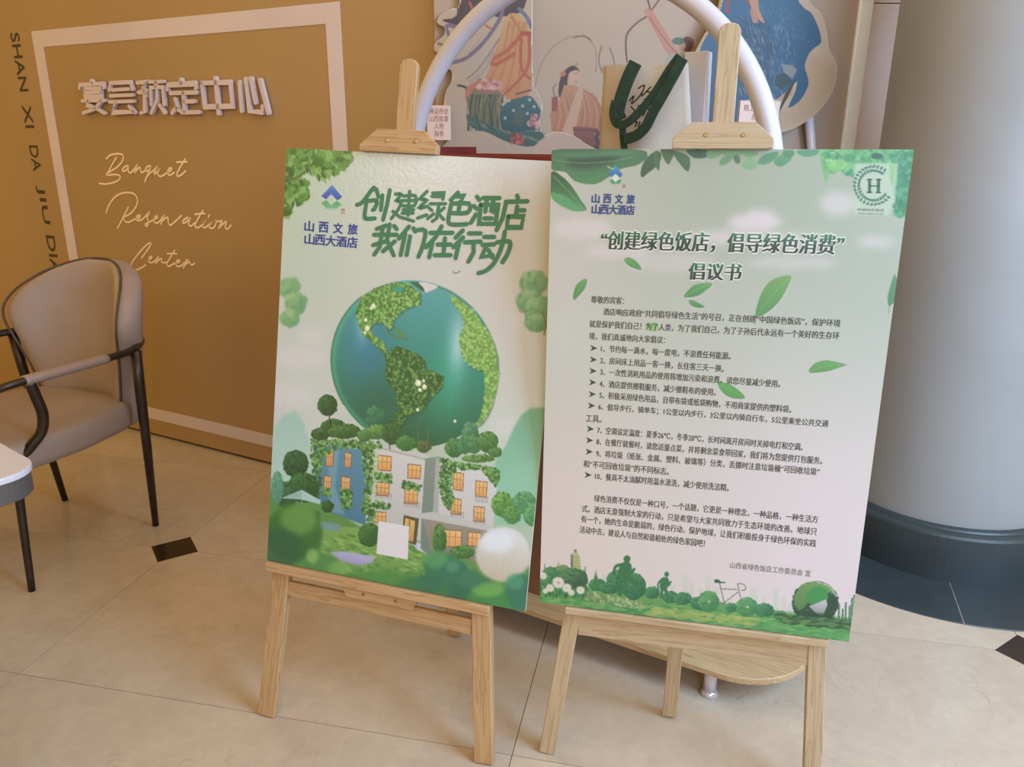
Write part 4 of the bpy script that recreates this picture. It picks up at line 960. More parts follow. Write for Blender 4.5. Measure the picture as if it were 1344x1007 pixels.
# emblem
c.poly([(808, 217.2), (817.4, 229.4), (813.6, 233.2), (808, 228), (802.4, 232.6), (798.6, 227)], (90, 160, 200), (44, 92, 158)); c.poly([(808, 228.6), (813, 234), (807.8, 239.4), (802.4, 234)], (206, 214, 206))
c.poly([(800, 237), (804, 235), (808, 239.5), (812, 235.5), (816.5, 237), (813, 241.5), (803, 241.5)], (72, 152, 104)); c.line([(797, 218), (802, 221), (806, 222)], 1.2, (190, 206, 180))
for x in (817.6, 819.8): c.line([(x, 241), (x, 247)], 0.8, (150, 80, 70), smooth=0)
c.mesh('print', satin_print, po2)
company(PL2, (('山西文旅', (777, 260.5), (833.5, 261.5), 11.6, 5.4), ('山西大酒店', (777, 274.5), (833.5, 276), 12, 5.0)), (44, 70, 128), po2)
# headline: stems thicker than bars, pale edge behind
for s, p, q, h in (('“创建绿色饭店，倡导绿色消费”', (789, 315.5), (1107, 321.5), 25.5), ('倡议书', (904, 356), (973, 357.5), 22.5)):
    A, Bq = PL2.at(*p), PL2.at(*q); hh = PL2.at(p[0], p[1] + h / 2)[1] - PL2.at(p[0], p[1] - h / 2)[1]
    V, F = [], []
    heavy_text(V, F, PL2, -0.0003, s, A, Bq, hh, 0.0028, shear=0.05, k=8)
    flat_mesh('headline_edge', V, F, (216, 216, 208), ink_text, po2)
    V, F = [], []
    for k, dx in enumerate((-0.0012, -0.0006, 0, 0.0006, 0.0012)):
        put_text(V, F, PL2, -0.0006 - k * 0.00002, s, A, Bq, hh, shear=0.05, dx=dx)
    Cg = []
    fr = [(abs((np.array(v) - PL2.O) @ PL2.v)) for v in V]; lo, hi_ = min(fr), max(fr)
    Cg = [np.array((60, 132, 96)) * (1 - min(1, (f - lo) / (hi_ - lo) * 1.6)) + np.array((40, 66, 58)) * min(1, (f - lo) / (hi_ - lo) * 1.6) for f in fr]
    flat_mesh('headline', V, F, Cg, ink_text, po2)
BODY = [('尊敬的宾客：', (776, 393), (819, 395)), ('酒店响应政府“共同倡导绿色生活”的号召，正在创建“中国绿色饭店”，保护环境', (792, 409), (1103, 424.5)),
        ('就是保护我们自己！为了人类，为了我们自己，为了子孙后代永远有一个美好的生存环', (774, 425), (1101.5, 441)), ('境，我们真诚地向大家倡议：', (773.5, 441), (873, 446.5)),
        ('1、节约每一滴水，每一度电，不浪费任何能源。', (789, 457.5), (959, 467.5)), ('2、房间床上用品一客一换，长住客三天一换。', (788, 473), (950, 484)),
        ('3、一次性消耗用品的使用将增加污染和浪费，请您尽量减少使用。', (788, 488), (1024, 504)), ('4、酒店提供擦鞋服务，减少擦鞋布的使用。', (787, 503.5), (939.5, 515)),
        ('5、积极采用绿色用品，自带布袋或纸袋购物，不用商家提供的塑料袋。', (787, 518.5), (1038.5, 537.5)), ('6、倡导步行，骑单车；1公里以内步行，3公里以内骑自行车，5公里乘坐公共交通', (785.5, 534), (1087, 556.5)),
        ('工具。', (769, 549), (789.5, 550.5)), ('7、空调设定温度：夏季26℃，冬季20℃，长时间离开房间时关掉电灯和空调。', (784, 564.5), (1053.5, 587)),
        ('8、在餐厅就餐时，请您适量点菜，并将剩余菜食带回家，我们将为您提供打包服务。', (783, 579.5), (1079, 605)), ('9、将垃圾（纸张、金属、塑料、玻璃等）分类，丢掷时注意垃圾桶“可回收垃圾”', (782.5, 595), (1075.5, 619.5)),
        ('和“不可回收垃圾”的不同标志。', (766, 608.5), (878, 619)), ('10、餐具不太油腻时用温水清洗，减少使用洗洁精。', (781, 625), (956.5, 640.5)),
        ('绿色消费不仅仅是一种口号，一个话题，它更是一种理念，一种品格，一种生活方', (780, 654), (1073.5, 682)), ('式。酒店无意强制大家的行动，只是希望与大家共同致力于生态环境的改善。地球只', (764, 667.5), (1072, 698)),
        ('有一个，她的生命是脆弱的，绿色行动，保护地球，让我们积极投身于绿色环保的实践', (763, 681), (1071, 713.5)), ('活动中去，建设人与自然和谐相处的绿色家园吧！', (761, 695), (925, 713.5)),
        ('山西省绿色饭店工作委员会 宣', (958.5, 741.5), (1064, 753)), ('中国绿色饭店', (1125.5, 275), (1160.5, 276)), ('CHINA GREEN HOTEL', (1125.5, 280), (1160, 281))]
for k, (s, p, q) in enumerate(BODY):
    h = 9.6 if k < 20 else (8.2 if k == 20 else (3.6 if k == 21 else 1.8))
    A, Bq = PL2.at(*p), PL2.at(*q); hh = PL2.at(p[0], p[1] + h / 2)[1] - PL2.at(p[0], p[1] - h / 2)[1]
    V, F = [], []
    put_text(V, F, PL2, -0.0005, s, A, Bq, hh, res=2)
    if k < 20: put_text(V, F, PL2, -0.00051, s, A, Bq, hh, res=2, dx=0.0003)
    flat_mesh('text_line' if k < 20 else 'small_print', V, F, (50, 56, 54) if k < 20 else (96, 104, 98), ink_text, po2)
for y, x in ((457, 779.5), (472, 779), (487, 778.5), (502, 778), (517.5, 777.5), (532.5, 776.5), (563, 775), (578, 774), (593, 773.5), (623.5, 772)):
    V, F = [], []; b0 = 0
    for dx, dy in ((-4.4, -4), (4.8, 0), (-4.4, 4), (-2, 0)): a = PL2.at(x + dx, y + dy + dx * .05); V.append(PL2.P(a[0], a[1], -0.0005))
    F.append((b0, b0 + 3, b0 + 1)); F.append((b0 + 3, b0 + 2, b0 + 1))
    flat_mesh('bullet_arrow', V, F, (54, 78, 68), ink_text, po2)
bm = bmesh.new()
for st, w in (([(1141.5, 236), (1141.5, 252)], .0042), ([(1153.5, 236), (1153, 252)], .0042), ([(1141.5, 244), (1153.5, 244)], .0018), ([(1138.5, 235.5), (1144.5, 235.5)], .0018), ([(1150.5, 235.5), (1156.5, 235.8)], .0018), ([(1138, 252.5), (1144.5, 252.5)], .0018), ([(1150, 252.5), (1156, 252.8)], .0018)):
    ribbon(bm, PL2, [PL2.at(*p) for p in st], w, -0.0006)
vs = bm.verts.layers.float_color.new('ink')
for v in bm.verts: v[vs] = (*ink((48, 98, 70)), 1)
obj('seal_letter', bm, ink_text, po2)
# dark rims of the boards' cut edges stay part of the board
INK_GAIN = 1.0

#==EASELS==
def bar2(bm, pl, p, q, w0, w1, n0, n1, bev=0.0015):
    """straight stick between plane points p and q, w0 wide at p, w1 at q"""
    p, q = np.array(p, float), np.array(q, float); d = q - p; d /= np.linalg.norm(d); e = np.array([-d[1], d[0]])
    pts = [p + e * w0 / 2, q + e * w1 / 2, q - e * w1 / 2, p - e * w0 / 2]
    prism(bm, pts, pl.O, pl.u, pl.v, pl.N, n0, n1, bev, d)

def foot_t(pl, s, n, z=0.0):
    return (z - pl.O[2] - s * pl.u[2] - n * pl.N[2]) / pl.v[2]

def screw(bm, pl, a, b, n):
    q = [pl.P(a + 0.0038 * math.cos(t), b + 0.0038 * math.sin(t), n) for t in np.linspace(0, 2 * math.pi, 12, endpoint=False)]
    q2 = [pl.P(a + 0.0028 * math.cos(t), b + 0.0028 * math.sin(t), n - 0.0012) for t in np.linspace(0, 2 * math.pi, 12, endpoint=False)]
    A = [bm.verts.new(p) for p in q]; C2 = [bm.verts.new(p) for p in q2]
    bm.faces.new(C2[::-1])
    for k in range(12): bm.faces.new((A[k], A[(k + 1) % 12], C2[(k + 1) % 12], C2[k]))

def easel(pl, mat, label, mast, block, legL, legR, rear, shelf_style, group):
    e = thing('easel', pl.P(0.3, foot_t(pl, 0.3, 0.03)), label, 'easel', group)
    # mast with rounded top
    bm = bmesh.new(); (ms, mt), mw = mast
    pts = [(ms - mw / 2, 0.42), (ms - mw / 2, mt + 0.012), (ms - mw * .36, mt + 0.003), (ms - mw * .15, mt), (ms + mw * .15, mt), (ms + mw * .36, mt + 0.003), (ms + mw / 2, mt + 0.012), (ms + mw / 2, 0.42)]
    prism(bm, pts, pl.O, pl.u, pl.v, pl.N, 0.010, 0.024, 0.0012, (0, 1)); obj('mast', bm, mat, e)
    # head block that clamps the top edge of the board
    bm = bmesh.new(); s0, s1, t0, t1 = block
    ch = (t1 - t0) * .62
    prism(bm, [(s0, t1), (s0, t0 + ch), (s0 + ch * 1.15, t0), (s1 - ch * 1.15, t0), (s1, t0 + ch), (s1, t1)], pl.O, pl.u, pl.v, pl.N, -0.004, 0.010, 0.001, (1, 0))
    prism(bm, [(s0, t1 + 0.001), (s0, t1 - 0.013), (s1, t1 - 0.013), (s1, t1 + 0.001)], pl.O, pl.u, pl.v, pl.N, -0.013, -0.0035, 0.001, (1, 0))
    hb = obj('head_block', bm, mat, e)
    bm = bmesh.new()
    bm.free()
    for f in (0.33, 0.70): bm = bmesh.new(); screw(bm, pl, s0 + (s1 - s0) * f, t0 + ch * .8, -0.004); obj('screw', bm, steel, hb)
    # front legs
    for (sa, ta, sb, tb, w) in (legL, legR):
        d = (sb - sa) / (tb - ta); tf = foot_t(pl, sb, 0.03) ; sf = sb + d * (tf - tb)
        s_top = sa - d * (ta - 0.06)
        bm = bmesh.new()
        bar2(bm, pl, (s_top, 0.06), (sf, tf), w, w, 0.012, 0.034)
        # cut level with the floor
        for v in bm.verts:
            if v.co.z < 0.012: v.co.z = max(v.co.z, 0.0)
        geom = bm.verts[:] + bm.edges[:] + bm.faces[:]
        obj('leg', bm, mat, e)
    # rear leg: hinged at the head, foot behind
    bm = bmesh.new(); top = pl.P(block[0] * .5 + block[1] * .5, 0.02, 0.032); ft = np.array([rear[0], rear[1], 0.0])
    d = ft - top; L = np.linalg.norm(d); d /= L; sx = pl.u - (pl.u @ d) * d; sx /= np.linalg.norm(sx); nn = np.cross(sx, d)
    prism(bm, [(-0.016, 0), (0.016, 0), (0.016, L - 0.006), (-0.016, L - 0.006)], top, sx, d, nn, -0.009, 0.009, 0.0012, (0, 1))
    obj('leg', bm, mat, e)
    # shelf
    xl0, xl1, tA, tB = shelf_style['rail']
    if shelf_style['kind'] == 'slotted':
        bm = bmesh.new(); prism(bm, [(xl0 - .005, 0.9015), (xl1 + .005, 0.9015), (xl1 + .005, 0.922), (xl0 - .005, 0.922)], pl.O, pl.u, pl.v, pl.N, -0.010, 0.012, 0.0015, (1, 0)); obj('shelf_rail', bm, mat, e)
        bm = bmesh.new(); prism(bm, [(xl0 + .035, tA), (xl1 - .035, tA), (xl1 - .035, tB), (xl0 + .035, tB)], pl.O, pl.u, pl.v, pl.N, 0.016, 0.030, 0.0015, (1, 0)); obj('cross_rail', bm, mat, e)
        b0, b1 = shelf_style['block']
        bm = bmesh.new(); prism(bm, [(b0, 0.921), (b1, 0.921), (b1 - .012, 0.947), (b0 + .012, 0.947)], pl.O, pl.u, pl.v, pl.N, 0.0, 0.016, 0.001, (1, 0)); kb = obj('shelf_block', bm, mat, e)
        bm = bmesh.new()
        bm.free()
        for f in (0.3, 0.72): bm = bmesh.new(); screw(bm, pl, b0 + (b1 - b0) * f, 0.934, 0.0); obj('screw', bm, steel, kb)
    else:
        bm = bmesh.new(); prism(bm, [(xl0, 0.9015), (xl1, 0.9015), (xl1, 0.916), (xl0, 0.916)], pl.O, pl.u, pl.v, pl.N, -0.006, 0.013, 0.0015, (1, 0)); obj('shelf_rail', bm, mat, e)
        bm = bmesh.new(); prism(bm, [(xl0 + .026, 0.917), (xl1 - .026, 0.917), (xl1 - .026, tB), (xl0 + .026, tB)], pl.O, pl.u, pl.v, pl.N, 0.014, 0.030, 0.0015, (1, 0)); obj('cross_rail', bm, mat, e)
    return e

easel(PL1, pine_a, 'pine tripod easel with slotted shelf carrying the globe poster', ((0.257, -0.185), 0.038), (0.172, 0.337, -0.046, -0.001),
      (0.027, 0.93, 0.006, 1.325, 0.042), (0.503, 0.93, 0.540, 1.285, 0.042), (-0.150, 1.775), dict(kind='slotted', rail=(0.006, 0.520, 0.948, 0.982), block=(0.185, 0.365)), 'tripod easels')
easel(PL2, pine_b, 'pine tripod easel with plain cross rail carrying the text notice', ((0.295, -0.203), 0.036), (0.212, 0.379, -0.044, -0.001),
      (0.069, 0.91, 0.021, 1.283, 0.034), (0.547, 0.912, 0.571, 1.25, 0.034), (0.374, 1.472), dict(kind='plain', rail=(0.054, 0.564, 0.917, 0.972), block=None), 'tripod easels')

#==CHAIR==
cc = np.array([-1.545, 2.275]); FW = np.array([-0.41, -0.912]); LF = np.array([0.912, -0.41])
def ch(l, f, z): return (cc[0] + LF[0] * l + FW[0] * f, cc[1] + LF[1] * l + FW[1] * f, z)
chair = thing('armchair', ch(0, 0, 0), 'taupe leather armchair with shell back and dark metal legs by the tan wall', 'chair')
# seat cushion
bm = bmesh.new()
S0 = []
N_ = 40
def seat_out(a, k):
    ca, sa = math.cos(a), math.sin(a); e = 0.36
    x = 0.275 * k * math.copysign(abs(ca) ** e, ca); y = 0.262 * k * math.copysign(abs(sa) ** e, sa)
    if y < 0: x *= 1 - 0.16 * (-y / 0.262)
    return x, y + 0.01
rows = [(0.90, 0.372), (0.985, 0.380), (1.0, 0.40), (1.0, 0.43), (0.985, 0.450), (0.94, 0.461), (0.80, 0.466), (0.4, 0.467)]
rings = []
for k, z in rows:
    rings.append([bm.verts.new(ch(*seat_out(2 * math.pi * i / N_, k), z)) for i in range(N_)])
for A, Bq in zip(rings[:-1], rings[1:]):
    for i in range(N_): bm.faces.new((A[i], A[(i + 1) % N_], Bq[(i + 1) % N_], Bq[i]))
bm.faces.new(rings[0][::-1]); bm.faces.new(rings[-1])
bmesh.ops.recalc_face_normals(bm, faces=bm.faces)
obj('seat', bm, leather, chair, True)
# shell backrest
prof = [(0.355, 0.165), (0.40, 0.176), (0.45, 0.188), (0.50, 0.200), (0.55, 0.214), (0.60, 0.230), (0.65, 0.246), (0.70, 0.260), (0.75, 0.260), (0.80, 0.236), (0.84, 0.196), (0.867, 0.152), (0.887, 0.098), (0.896, 0.045)]
def shell(a, z, w, off):
    x = a * w
    rec = -0.075 * (z - 0.42) / 0.45
    f = -0.262 + rec + 2.35 * x * x * (1.0 if abs(x) < .2 else 1.0)
    nx, nf = -2 * 2.35 * x, 1.0; L = math.hypot(nx, nf); nx, nf = nx / L, nf / L
    return x - nx * off, f - nf * off
def shell_mesh(bm, off_in, off_out, shrink=1.0):
    NA_ = 25
    front, back = [], []
    for z, w in prof:
        fr_, bk = [], []
        for i in range(NA_):
            a = -1 + 2 * i / (NA_ - 1)
            edge = min(1.0, (1 - abs(a)) * 6); zt = min(1.0, (0.905 - z) * 14)
            puff = math.sqrt(max(0.0, 1 - (1 - edge) ** 2)) * math.sqrt(max(0, 1 - (1 - zt) ** 2))
            x, f = shell(a, z, w * shrink, off_in * puff + 0.012); fr_.append(bm.verts.new(ch(x, f, z)))
            x, f = shell(a, z, w * shrink, 0.012 + off_out * puff); bk.append(bm.verts.new(ch(x, f, z)))
        front.append(fr_); back.append(bk)
    for R_ in (front, back):
        for A, Bq in zip(R_[:-1], R_[1:]):
            for i in range(NA_ - 1): bm.faces.new((A[i], A[i + 1], Bq[i + 1], Bq[i]))
    for A, Bq in ((front[0], back[0]), (front[-1], back[-1])):
        for i in range(NA_ - 1): bm.faces.new((A[i], A[i + 1], Bq[i + 1], Bq[i]))
    bmesh.ops.remove_doubles(bm, verts=bm.verts, dist=0.0006)
    bmesh.ops.recalc_face_normals(bm, faces=bm.faces)
bm = bmesh.new(); shell_mesh(bm, -0.020, 0.066)
bk = obj('backrest', bm, leather, chair, True)
md_ = bk.modifiers.new('round', 'SUBSURF'); md_.levels = 1; md_.render_levels = 1
path = []
for z, w in prof[2:]: path.append((1, z, w))
edge_pts = [ch(*shell(1, z, w - 0.001, 0.012), z) for z, w in prof[1:]]
edge_pts += [ch(*shell(1, 0.8985, w, 0.012), 0.8985) for w in (0.02,)]
edge_pts += [ch(*shell(-1, z, w - 0.001, 0.012), z) for z, w in prof[1:][::-1]]
bm = bmesh.new(); tube(bm, smooth_path(edge_pts, 3), 0.0042, 8); obj('piping', bm, piping_mat, bk, True)
# arm rail that wraps round the back
arm = [(0.262, 0.235, 0.628), (0.285, 0.215, 0.641), (0.297, 0.12, 0.646), (0.303, 0.0, 0.647), (0.304, -0.10, 0.648), (0.297, -0.17, 0.648), (0.268, -0.225, 0.648), (0.215, -0.285, 0.648), (0.12, -0.345, 0.648), (0.0, -0.372, 0.648)]
arm = arm + [(-l, f, z) for l, f, z in arm[-2::-1]]
ap = smooth_path([ch(*p) for p in arm], 4)
bm = bmesh.new(); tube(bm, ap, [0.015 if 2 < i < len(ap) - 3 else 0.009 for i in range(len(ap))], 14, 0.75); obj('arm_rail', bm, bronze, chair, True)
for sgn in (1, -1):
    pad = [ch(sgn * l, f, z) for l, f, z in ((0.292, 0.165, 0.6455), (0.298, 0.10, 0.647), (0.303, 0.0, 0.648), (0.305, -0.085, 0.649))]
    bm = bmesh.new(); tube(bm, smooth_path(pad, 4), 0.0185, 16, 0.8); obj('arm_pad', bm, leather_arm, chair, True)
    rear_leg = [ch(sgn * .300, -0.195, 0.645), ch(sgn * 0.288, -0.20, 0.52), ch(sgn * 0.265, -0.212, 0.30), ch(sgn * 0.232, -0.228, 0.0)]
    bm = bmesh.new(); tube(bm, rear_leg, [0.0165, 0.0165, 0.0145, 0.0105], 14); obj('leg', bm, bronze, chair, True)
    fl_ = [ch(sgn * .292, 0.150, 0.640), ch(sgn * .291, 0.138, 0.585), ch(sgn * .288, 0.128, 0.535), ch(sgn * .280, 0.135, 0.485), ch(sgn * .266, 0.165, 0.447), ch(sgn * .250, 0.192, 0.410), ch(sgn * .243, 0.205, 0.36), ch(sgn * .240, 0.212, 0.25), ch(sgn * .232, 0.222, 0.0)]
    bm = bmesh.new(); tube(bm, smooth_path(fl_, 4), [0.0150] * 20 + [0.0155 - 0.0055 * k / 12 for k in range(13)], 14); obj('leg', bm, bronze, chair, True)

# ------------------------------------------------------------------ corner of a table at the left edge
ex = np.array([-0.80, 0.60, 0]); ey = np.array([-0.60, -0.80, 0]); tc = np.array([-0.808, 1.212, 0])
def rrect(a0, b0, a1, b1, r, n=8):
    out = []
    for cxx, cyy, s in ((a0 + r, b0 + r, math.pi), (a1 - r, b0 + r, 1.5 * math.pi), (a1 - r, b1 - r, 0), (a0 + r, b1 - r, .5 * math.pi)):
        for k in range(n + 1): out.append((cxx + r * math.cos(s + k * math.pi / 2 / n), cyy + r * math.sin(s + k * math.pi / 2 / n)))
    return out
table = thing('table', tc + ex * .6 + ey * .4, 'white topped table with dark grey rim, its corner at the left edge', 'table')
bm = bmesh.new(); prism(bm, rrect(0, 0, 1.2, .8, .06), tc, ex, ey, Z3, 0.728, 0.740, 0.003, (1, 0), 2); obj('table_top', bm, table_white, table)
bm = bmesh.new(); prism(bm, rrect(0.003, 0.003, 1.197, .797, .058), tc, ex, ey, Z3, 0.690, 0.728, 0.002, (1, 0)); obj('table_rim', bm, table_rim, table)
for a, b in ((.16, .14), (1.04, .14), (.16, .66), (1.04, .66)):
    p = tc + ex * a + ey * b; bm = bmesh.new(); tube(bm, [p + Z3 * .690, p + Z3 * 0.0], [0.022, 0.014], 14); obj('leg', bm, bronze, table, True)

#==STAND==
# ------------------------------------------------------------------ display stand behind the easels
sd = np.array([0.87, -0.493, 0]); sd /= np.linalg.norm(sd); sn = np.array([-sd[1], sd[0], 0])      # along, away
sc_ = np.array([0.165, 1.965, 0])
stand = thing('display_stand', sc_, 'brown cabinet stand on a rounded wooden plate with a white tube arch, behind the easels', 'display stand')
pts = rrect(-0.62, -0.232, 0.685, 0.20, 0.18, 12)
bm = bmesh.new(); prism(bm, pts, sc_, sd, sn, Z3, 0.072, 0.090, 0.002, (1, 0)); obj('base_plate', bm, plate_wood, stand)
for a, b in ((0.44, -0.13), (-0.5, -0.10), (0.45, 0.10), (-0.5, 0.10)):
    p = sc_ + sd * a + sn * b
    if a == 0.44: p = np.array([0.487, 1.552, 0])
    bm = bmesh.new(); tube(bm, [p + Z3 * 0.010, p + Z3 * 0.073], 0.0155, 18); fo = obj('foot', bm, tube_white, stand, True)
    bm = bmesh.new(); lathe(bm, p, [(0.0005, 0.0), (0.022, 0.0), (0.023, 0.004), (0.018, 0.010), (0.016, 0.014), (0.0005, 0.0145)], 20); obj('foot_cap', bm, chrome, fo, True)
bm = bmesh.new(); prism(bm, rrect(-0.40, -0.16, 0.17, 0.15, 0.02, 4), sc_, sd, sn, Z3, 0.090, 1.205, 0.003, (1, 0)); obj('cabinet', bm, cabinet_brown, stand)
bm = bmesh.new(); prism(bm, rrect(-0.405, -0.165, 0.175, 0.155, 0.02, 4), sc_, sd, sn, Z3, 1.205, 1.228, 0.002, (1, 0))
for q4, zt_ in (([(-0.405, -0.165), (0.175, -0.165), (0.175, -0.152), (-0.405, -0.152)], 1.252), ([(-0.405, 0.142), (0.175, 0.142), (0.175, 0.155), (-0.405, 0.155)], 1.252), ([(-0.405, -0.152), (-0.392, -0.152), (-0.392, 0.142), (-0.405, 0.142)], 1.270), ([(0.162, -0.152), (0.175, -0.152), (0.175, 0.142), (0.162, 0.142)], 1.252)):
    prism(bm, q4, sc_, sd, sn, Z3, 1.227, zt_, 0.001, (1, 0))
obj('tray_top', bm, tray_red, stand)
R_, zc = 0.486, 1.172
ac = np.array([0.141, 1.947, 0])
apath = [ac - sd * R_ + Z3 * 0.090, ac - sd * R_ + Z3 * 0.6]
apath += [ac - sd * R_ * math.cos(t) + Z3 * (zc + R_ * math.sin(t)) for t in np.linspace(0, math.pi, 49)]
apath += [ac + sd * R_ + Z3 * 0.6, ac + sd * R_ + Z3 * 0.090]
bm = bmesh.new(); tube(bm, apath, 0.0225, 20); obj('arch_tube', bm, tube_white, stand, True)
# short second tube seen behind, right of the arch
p = sc_ + sd * 0.0
q0 = MUR.P(*MUR.at(1056, 150, -0.036), -0.036); q1 = MUR.P(*MUR.at(1066, 205, -0.036), -0.036)
rb = thing('support_post', (q1[0], q1[1], 0), 'slim white upright post below the blue feathered cutout board', 'post')
bm = bmesh.new(); tube(bm, [(q1[0] + .002, q1[1], 0.0), (q1[0] + .002, q1[1], 1.0), (q1[0], q1[1], q1[2]), (q0[0], q0[1], q0[2] + 0.06)], 0.015, 14); obj('pole', bm, tube_white, rb, True)

# ------------------------------------------------------------------ tote bag with dark green handles, standing on the tray
BAG = Plane(sc_ + sd * 0.0 + Z3 * 1.6 + sn * -0.05, sd, (0, 0, -1), np.cross(sd, (0, 0, -1)))
def bp(x, y, n=0.0): return BAG.at(x, y, n)
zb = BAG.O[2] - 1.229
tote = thing('tote_bag', BAG.P(bp(855, 190)[0], zb), 'cream canvas tote bag with long dark green handles on the red tray', 'bag')
tl, tr = bp(793, 88), bp(903, 84); bl_, br_ = bp(786, 195)[0], bp(912, 195)[0]
bm = bmesh.new()
nx_, ny_ = 18, 14
grid_f, grid_b = [], []
for j in range(ny_ + 1):
    v = j / ny_; rowf, rowb = [], []
    for i in range(nx_ + 1):
        u = i / nx_
        s = (tl[0] * (1 - u) + tr[0] * u) * (1 - v) + (bl_ * (1 - u) + br_ * u) * v
        tt = (tl[1] * (1 - u) + tr[1] * u) * (1 - v) + (zb) * v - 0.004 * math.sin(u * 9) * (1 - v)
        bulge = 0.030 * math.sin(math.pi * u) * (0.25 + 0.75 * v) + 0.006 * math.sin(7 * u + 5 * v) * math.sin(math.pi * u)
        rowf.append(bm.verts.new(BAG.P(s, tt, -bulge - 0.001))); rowb.append(bm.verts.new(BAG.P(s, tt, bulge + 0.002)))
    grid_f.append(rowf); grid_b.append(rowb)
for g_ in (grid_f, grid_b):
    for j in range(ny_):
        for i in range(nx_): bm.faces.new((g_[j][i], g_[j][i + 1], g_[j + 1][i + 1], g_[j + 1][i]))
for j in range(ny_):
    for i in (0, nx_): bm.faces.new((grid_f[j][i], grid_f[j + 1][i], grid_b[j + 1][i], grid_b[j][i]))
for i in range(nx_): bm.faces.new((grid_f[ny_][i], grid_f[ny_][i + 1], grid_b[ny_][i + 1], grid_b[ny_][i]))
bmesh.ops.recalc_face_normals(bm, faces=bm.faces)
obj('bag_body', bm, canvas_cloth, tote, True)
def strap(px, w, n, dep):
    q = smooth_path([(*bp(x, y, n), d) for (x, y), d in zip(px, dep)], 5)
    bm = bmesh.new(); L_, R2 = [], []
    for i, p in enumerate(q):
        d = q[min(i + 1, len(q) - 1)] - q[max(i - 1, 0)]; e = np.array([-d[1], d[0]]); e /= (np.linalg.norm(e) + 1e-9)
        for k, (sgn, off) in enumerate(((1, 0), (-1, 0), (-1, 0.004), (1, 0.004))):
            (L_ if k < 2 else R2).append(bm.verts.new(BAG.P(p[0] + e[0] * w / 2 * sgn, p[1] + e[1] * w / 2 * sgn, n - p[2] + off)))
    m = len(q)
    for i in range(m - 1):
        a0_, a1_, b0_, b1_ = L_[2 * i], L_[2 * i + 1], R2[2 * i], R2[2 * i + 1]
        c0_, c1_, d0_, d1_ = L_[2 * i + 2], L_[2 * i + 3], R2[2 * i + 2], R2[2 * i + 3]
        for f in ((a0_, a1_, c1_, c0_), (b0_, b1_, d1_, d0_), (a1_, b0_, d0_, c1_), (b1_, a0_, c0_, d1_)): bm.faces.new(f)
    bm.faces.new((L_[0], L_[1], R2[0], R2[1])); bm.faces.new((L_[-2], L_[-1], R2[-2], R2[-1]))
    bmesh.ops.recalc_face_normals(bm, faces=bm.faces)
    obj('handle', bm, green_strap, tote)
strap([(834, 82), (826, 100), (818, 124), (813, 146), (816, 158)], 0.030, -0.045, [0, .004, .008, .010, .010])
strap([(808, 132), (806, 150), (812, 163), (826, 161), (844, 144), (862, 121), (880, 91), (892, 73)], 0.018, -0.050, [.004, .008, .010, .012, .012, .010, .006, 0])
strap([(896, 76), (884, 100), (870, 126), (858, 148), (849, 166), (836, 178), (820, 183)], 0.023, -0.056, [0, .004, .006, .008, .008, .006, .004])
strap([(817, 160), (818, 178), (820, 198)], 0.015, -0.052, [0, .004, .002])
# brush lettering printed on the tote
bm = bmesh.new()
for j, st in enumerate([[(826, 132), (832, 126), (829, 136), (838, 128), (842, 122)], [(838, 116), (846, 112), (842, 126), (854, 114)], [(828, 140), (834, 148), (830, 158)], [(838, 138), (840, 150), (848, 136), (852, 146)], [(846, 130), (850, 138), (844, 152)], [(828, 162), (836, 160), (834, 166)], [(840, 160), (838, 166)], [(848, 120), (858, 122)]]):
    ribbon(bm, BAG, [bp(x, y, -0.036) for x, y in smooth_path(st, 4)], 0.0032, -0.036 - j * 0.0001)
obj('printed_lettering', bm, black_ink, tote)
# narrow white paper bag beside it
PB = Plane(BAG.O + sn * 0.065, sd, (0, 0, -1), BAG.N)
q = [PB.at(902, 70), PB.at(932, 68), PB.at(926, 195), PB.at(896, 195)]
pb = thing('paper_bag', PB.P(PB.at(914, 190)[0], PB.O[2] - 1.229), 'narrow white paper bag standing right of the cream tote', 'bag')
zt = PB.O[2] - 1.229
bm = bmesh.new(); prism(bm, [(q[0][0], q[0][1]), (q[1][0], q[1][1] - .001), (q[2][0], zt), (q[3][0], zt)], PB.O, PB.u, PB.v, PB.N, -0.02, 0.02, 0.002)
obj('bag_body', bm, paper_bag, pb)
bm = bmesh.new(); prism(bm, [(q[0][0] + .004, q[0][1] + .012), (q[0][0] + .012, q[0][1] + .09), (q[3][0] + .010, zt - .006), (q[3][0] + .004, zt - .006)], PB.O, PB.u, PB.v, PB.N, -0.0225, -0.0201); obj('side_fold', bm, paper_bag, pb)

#==MURAL==
INK_GAIN = np.array((0.50, 0.44, 0.38))
c = Canvas(MUR, MUR.at(593, 100)[0] - 0.05, MUR.at(700, -70)[1], mr, MUR.at(800, 225)[1], 0.0022, -0.0006)
c.field([((600, 0), (206, 184, 166), 300), ((740, 20), (206, 186, 160), 260), ((740, 150), (206, 186, 166), 260), ((880, 40), (212, 190, 172), 260), ((900, 180), (216, 200, 188), 200), ((1090, 20), (230, 220, 216), 260), ((1100, 180), (232, 222, 222), 240)])
c.ell(760, 10, 60, 30, (214, 196, 176), blur=18, alpha=.5)
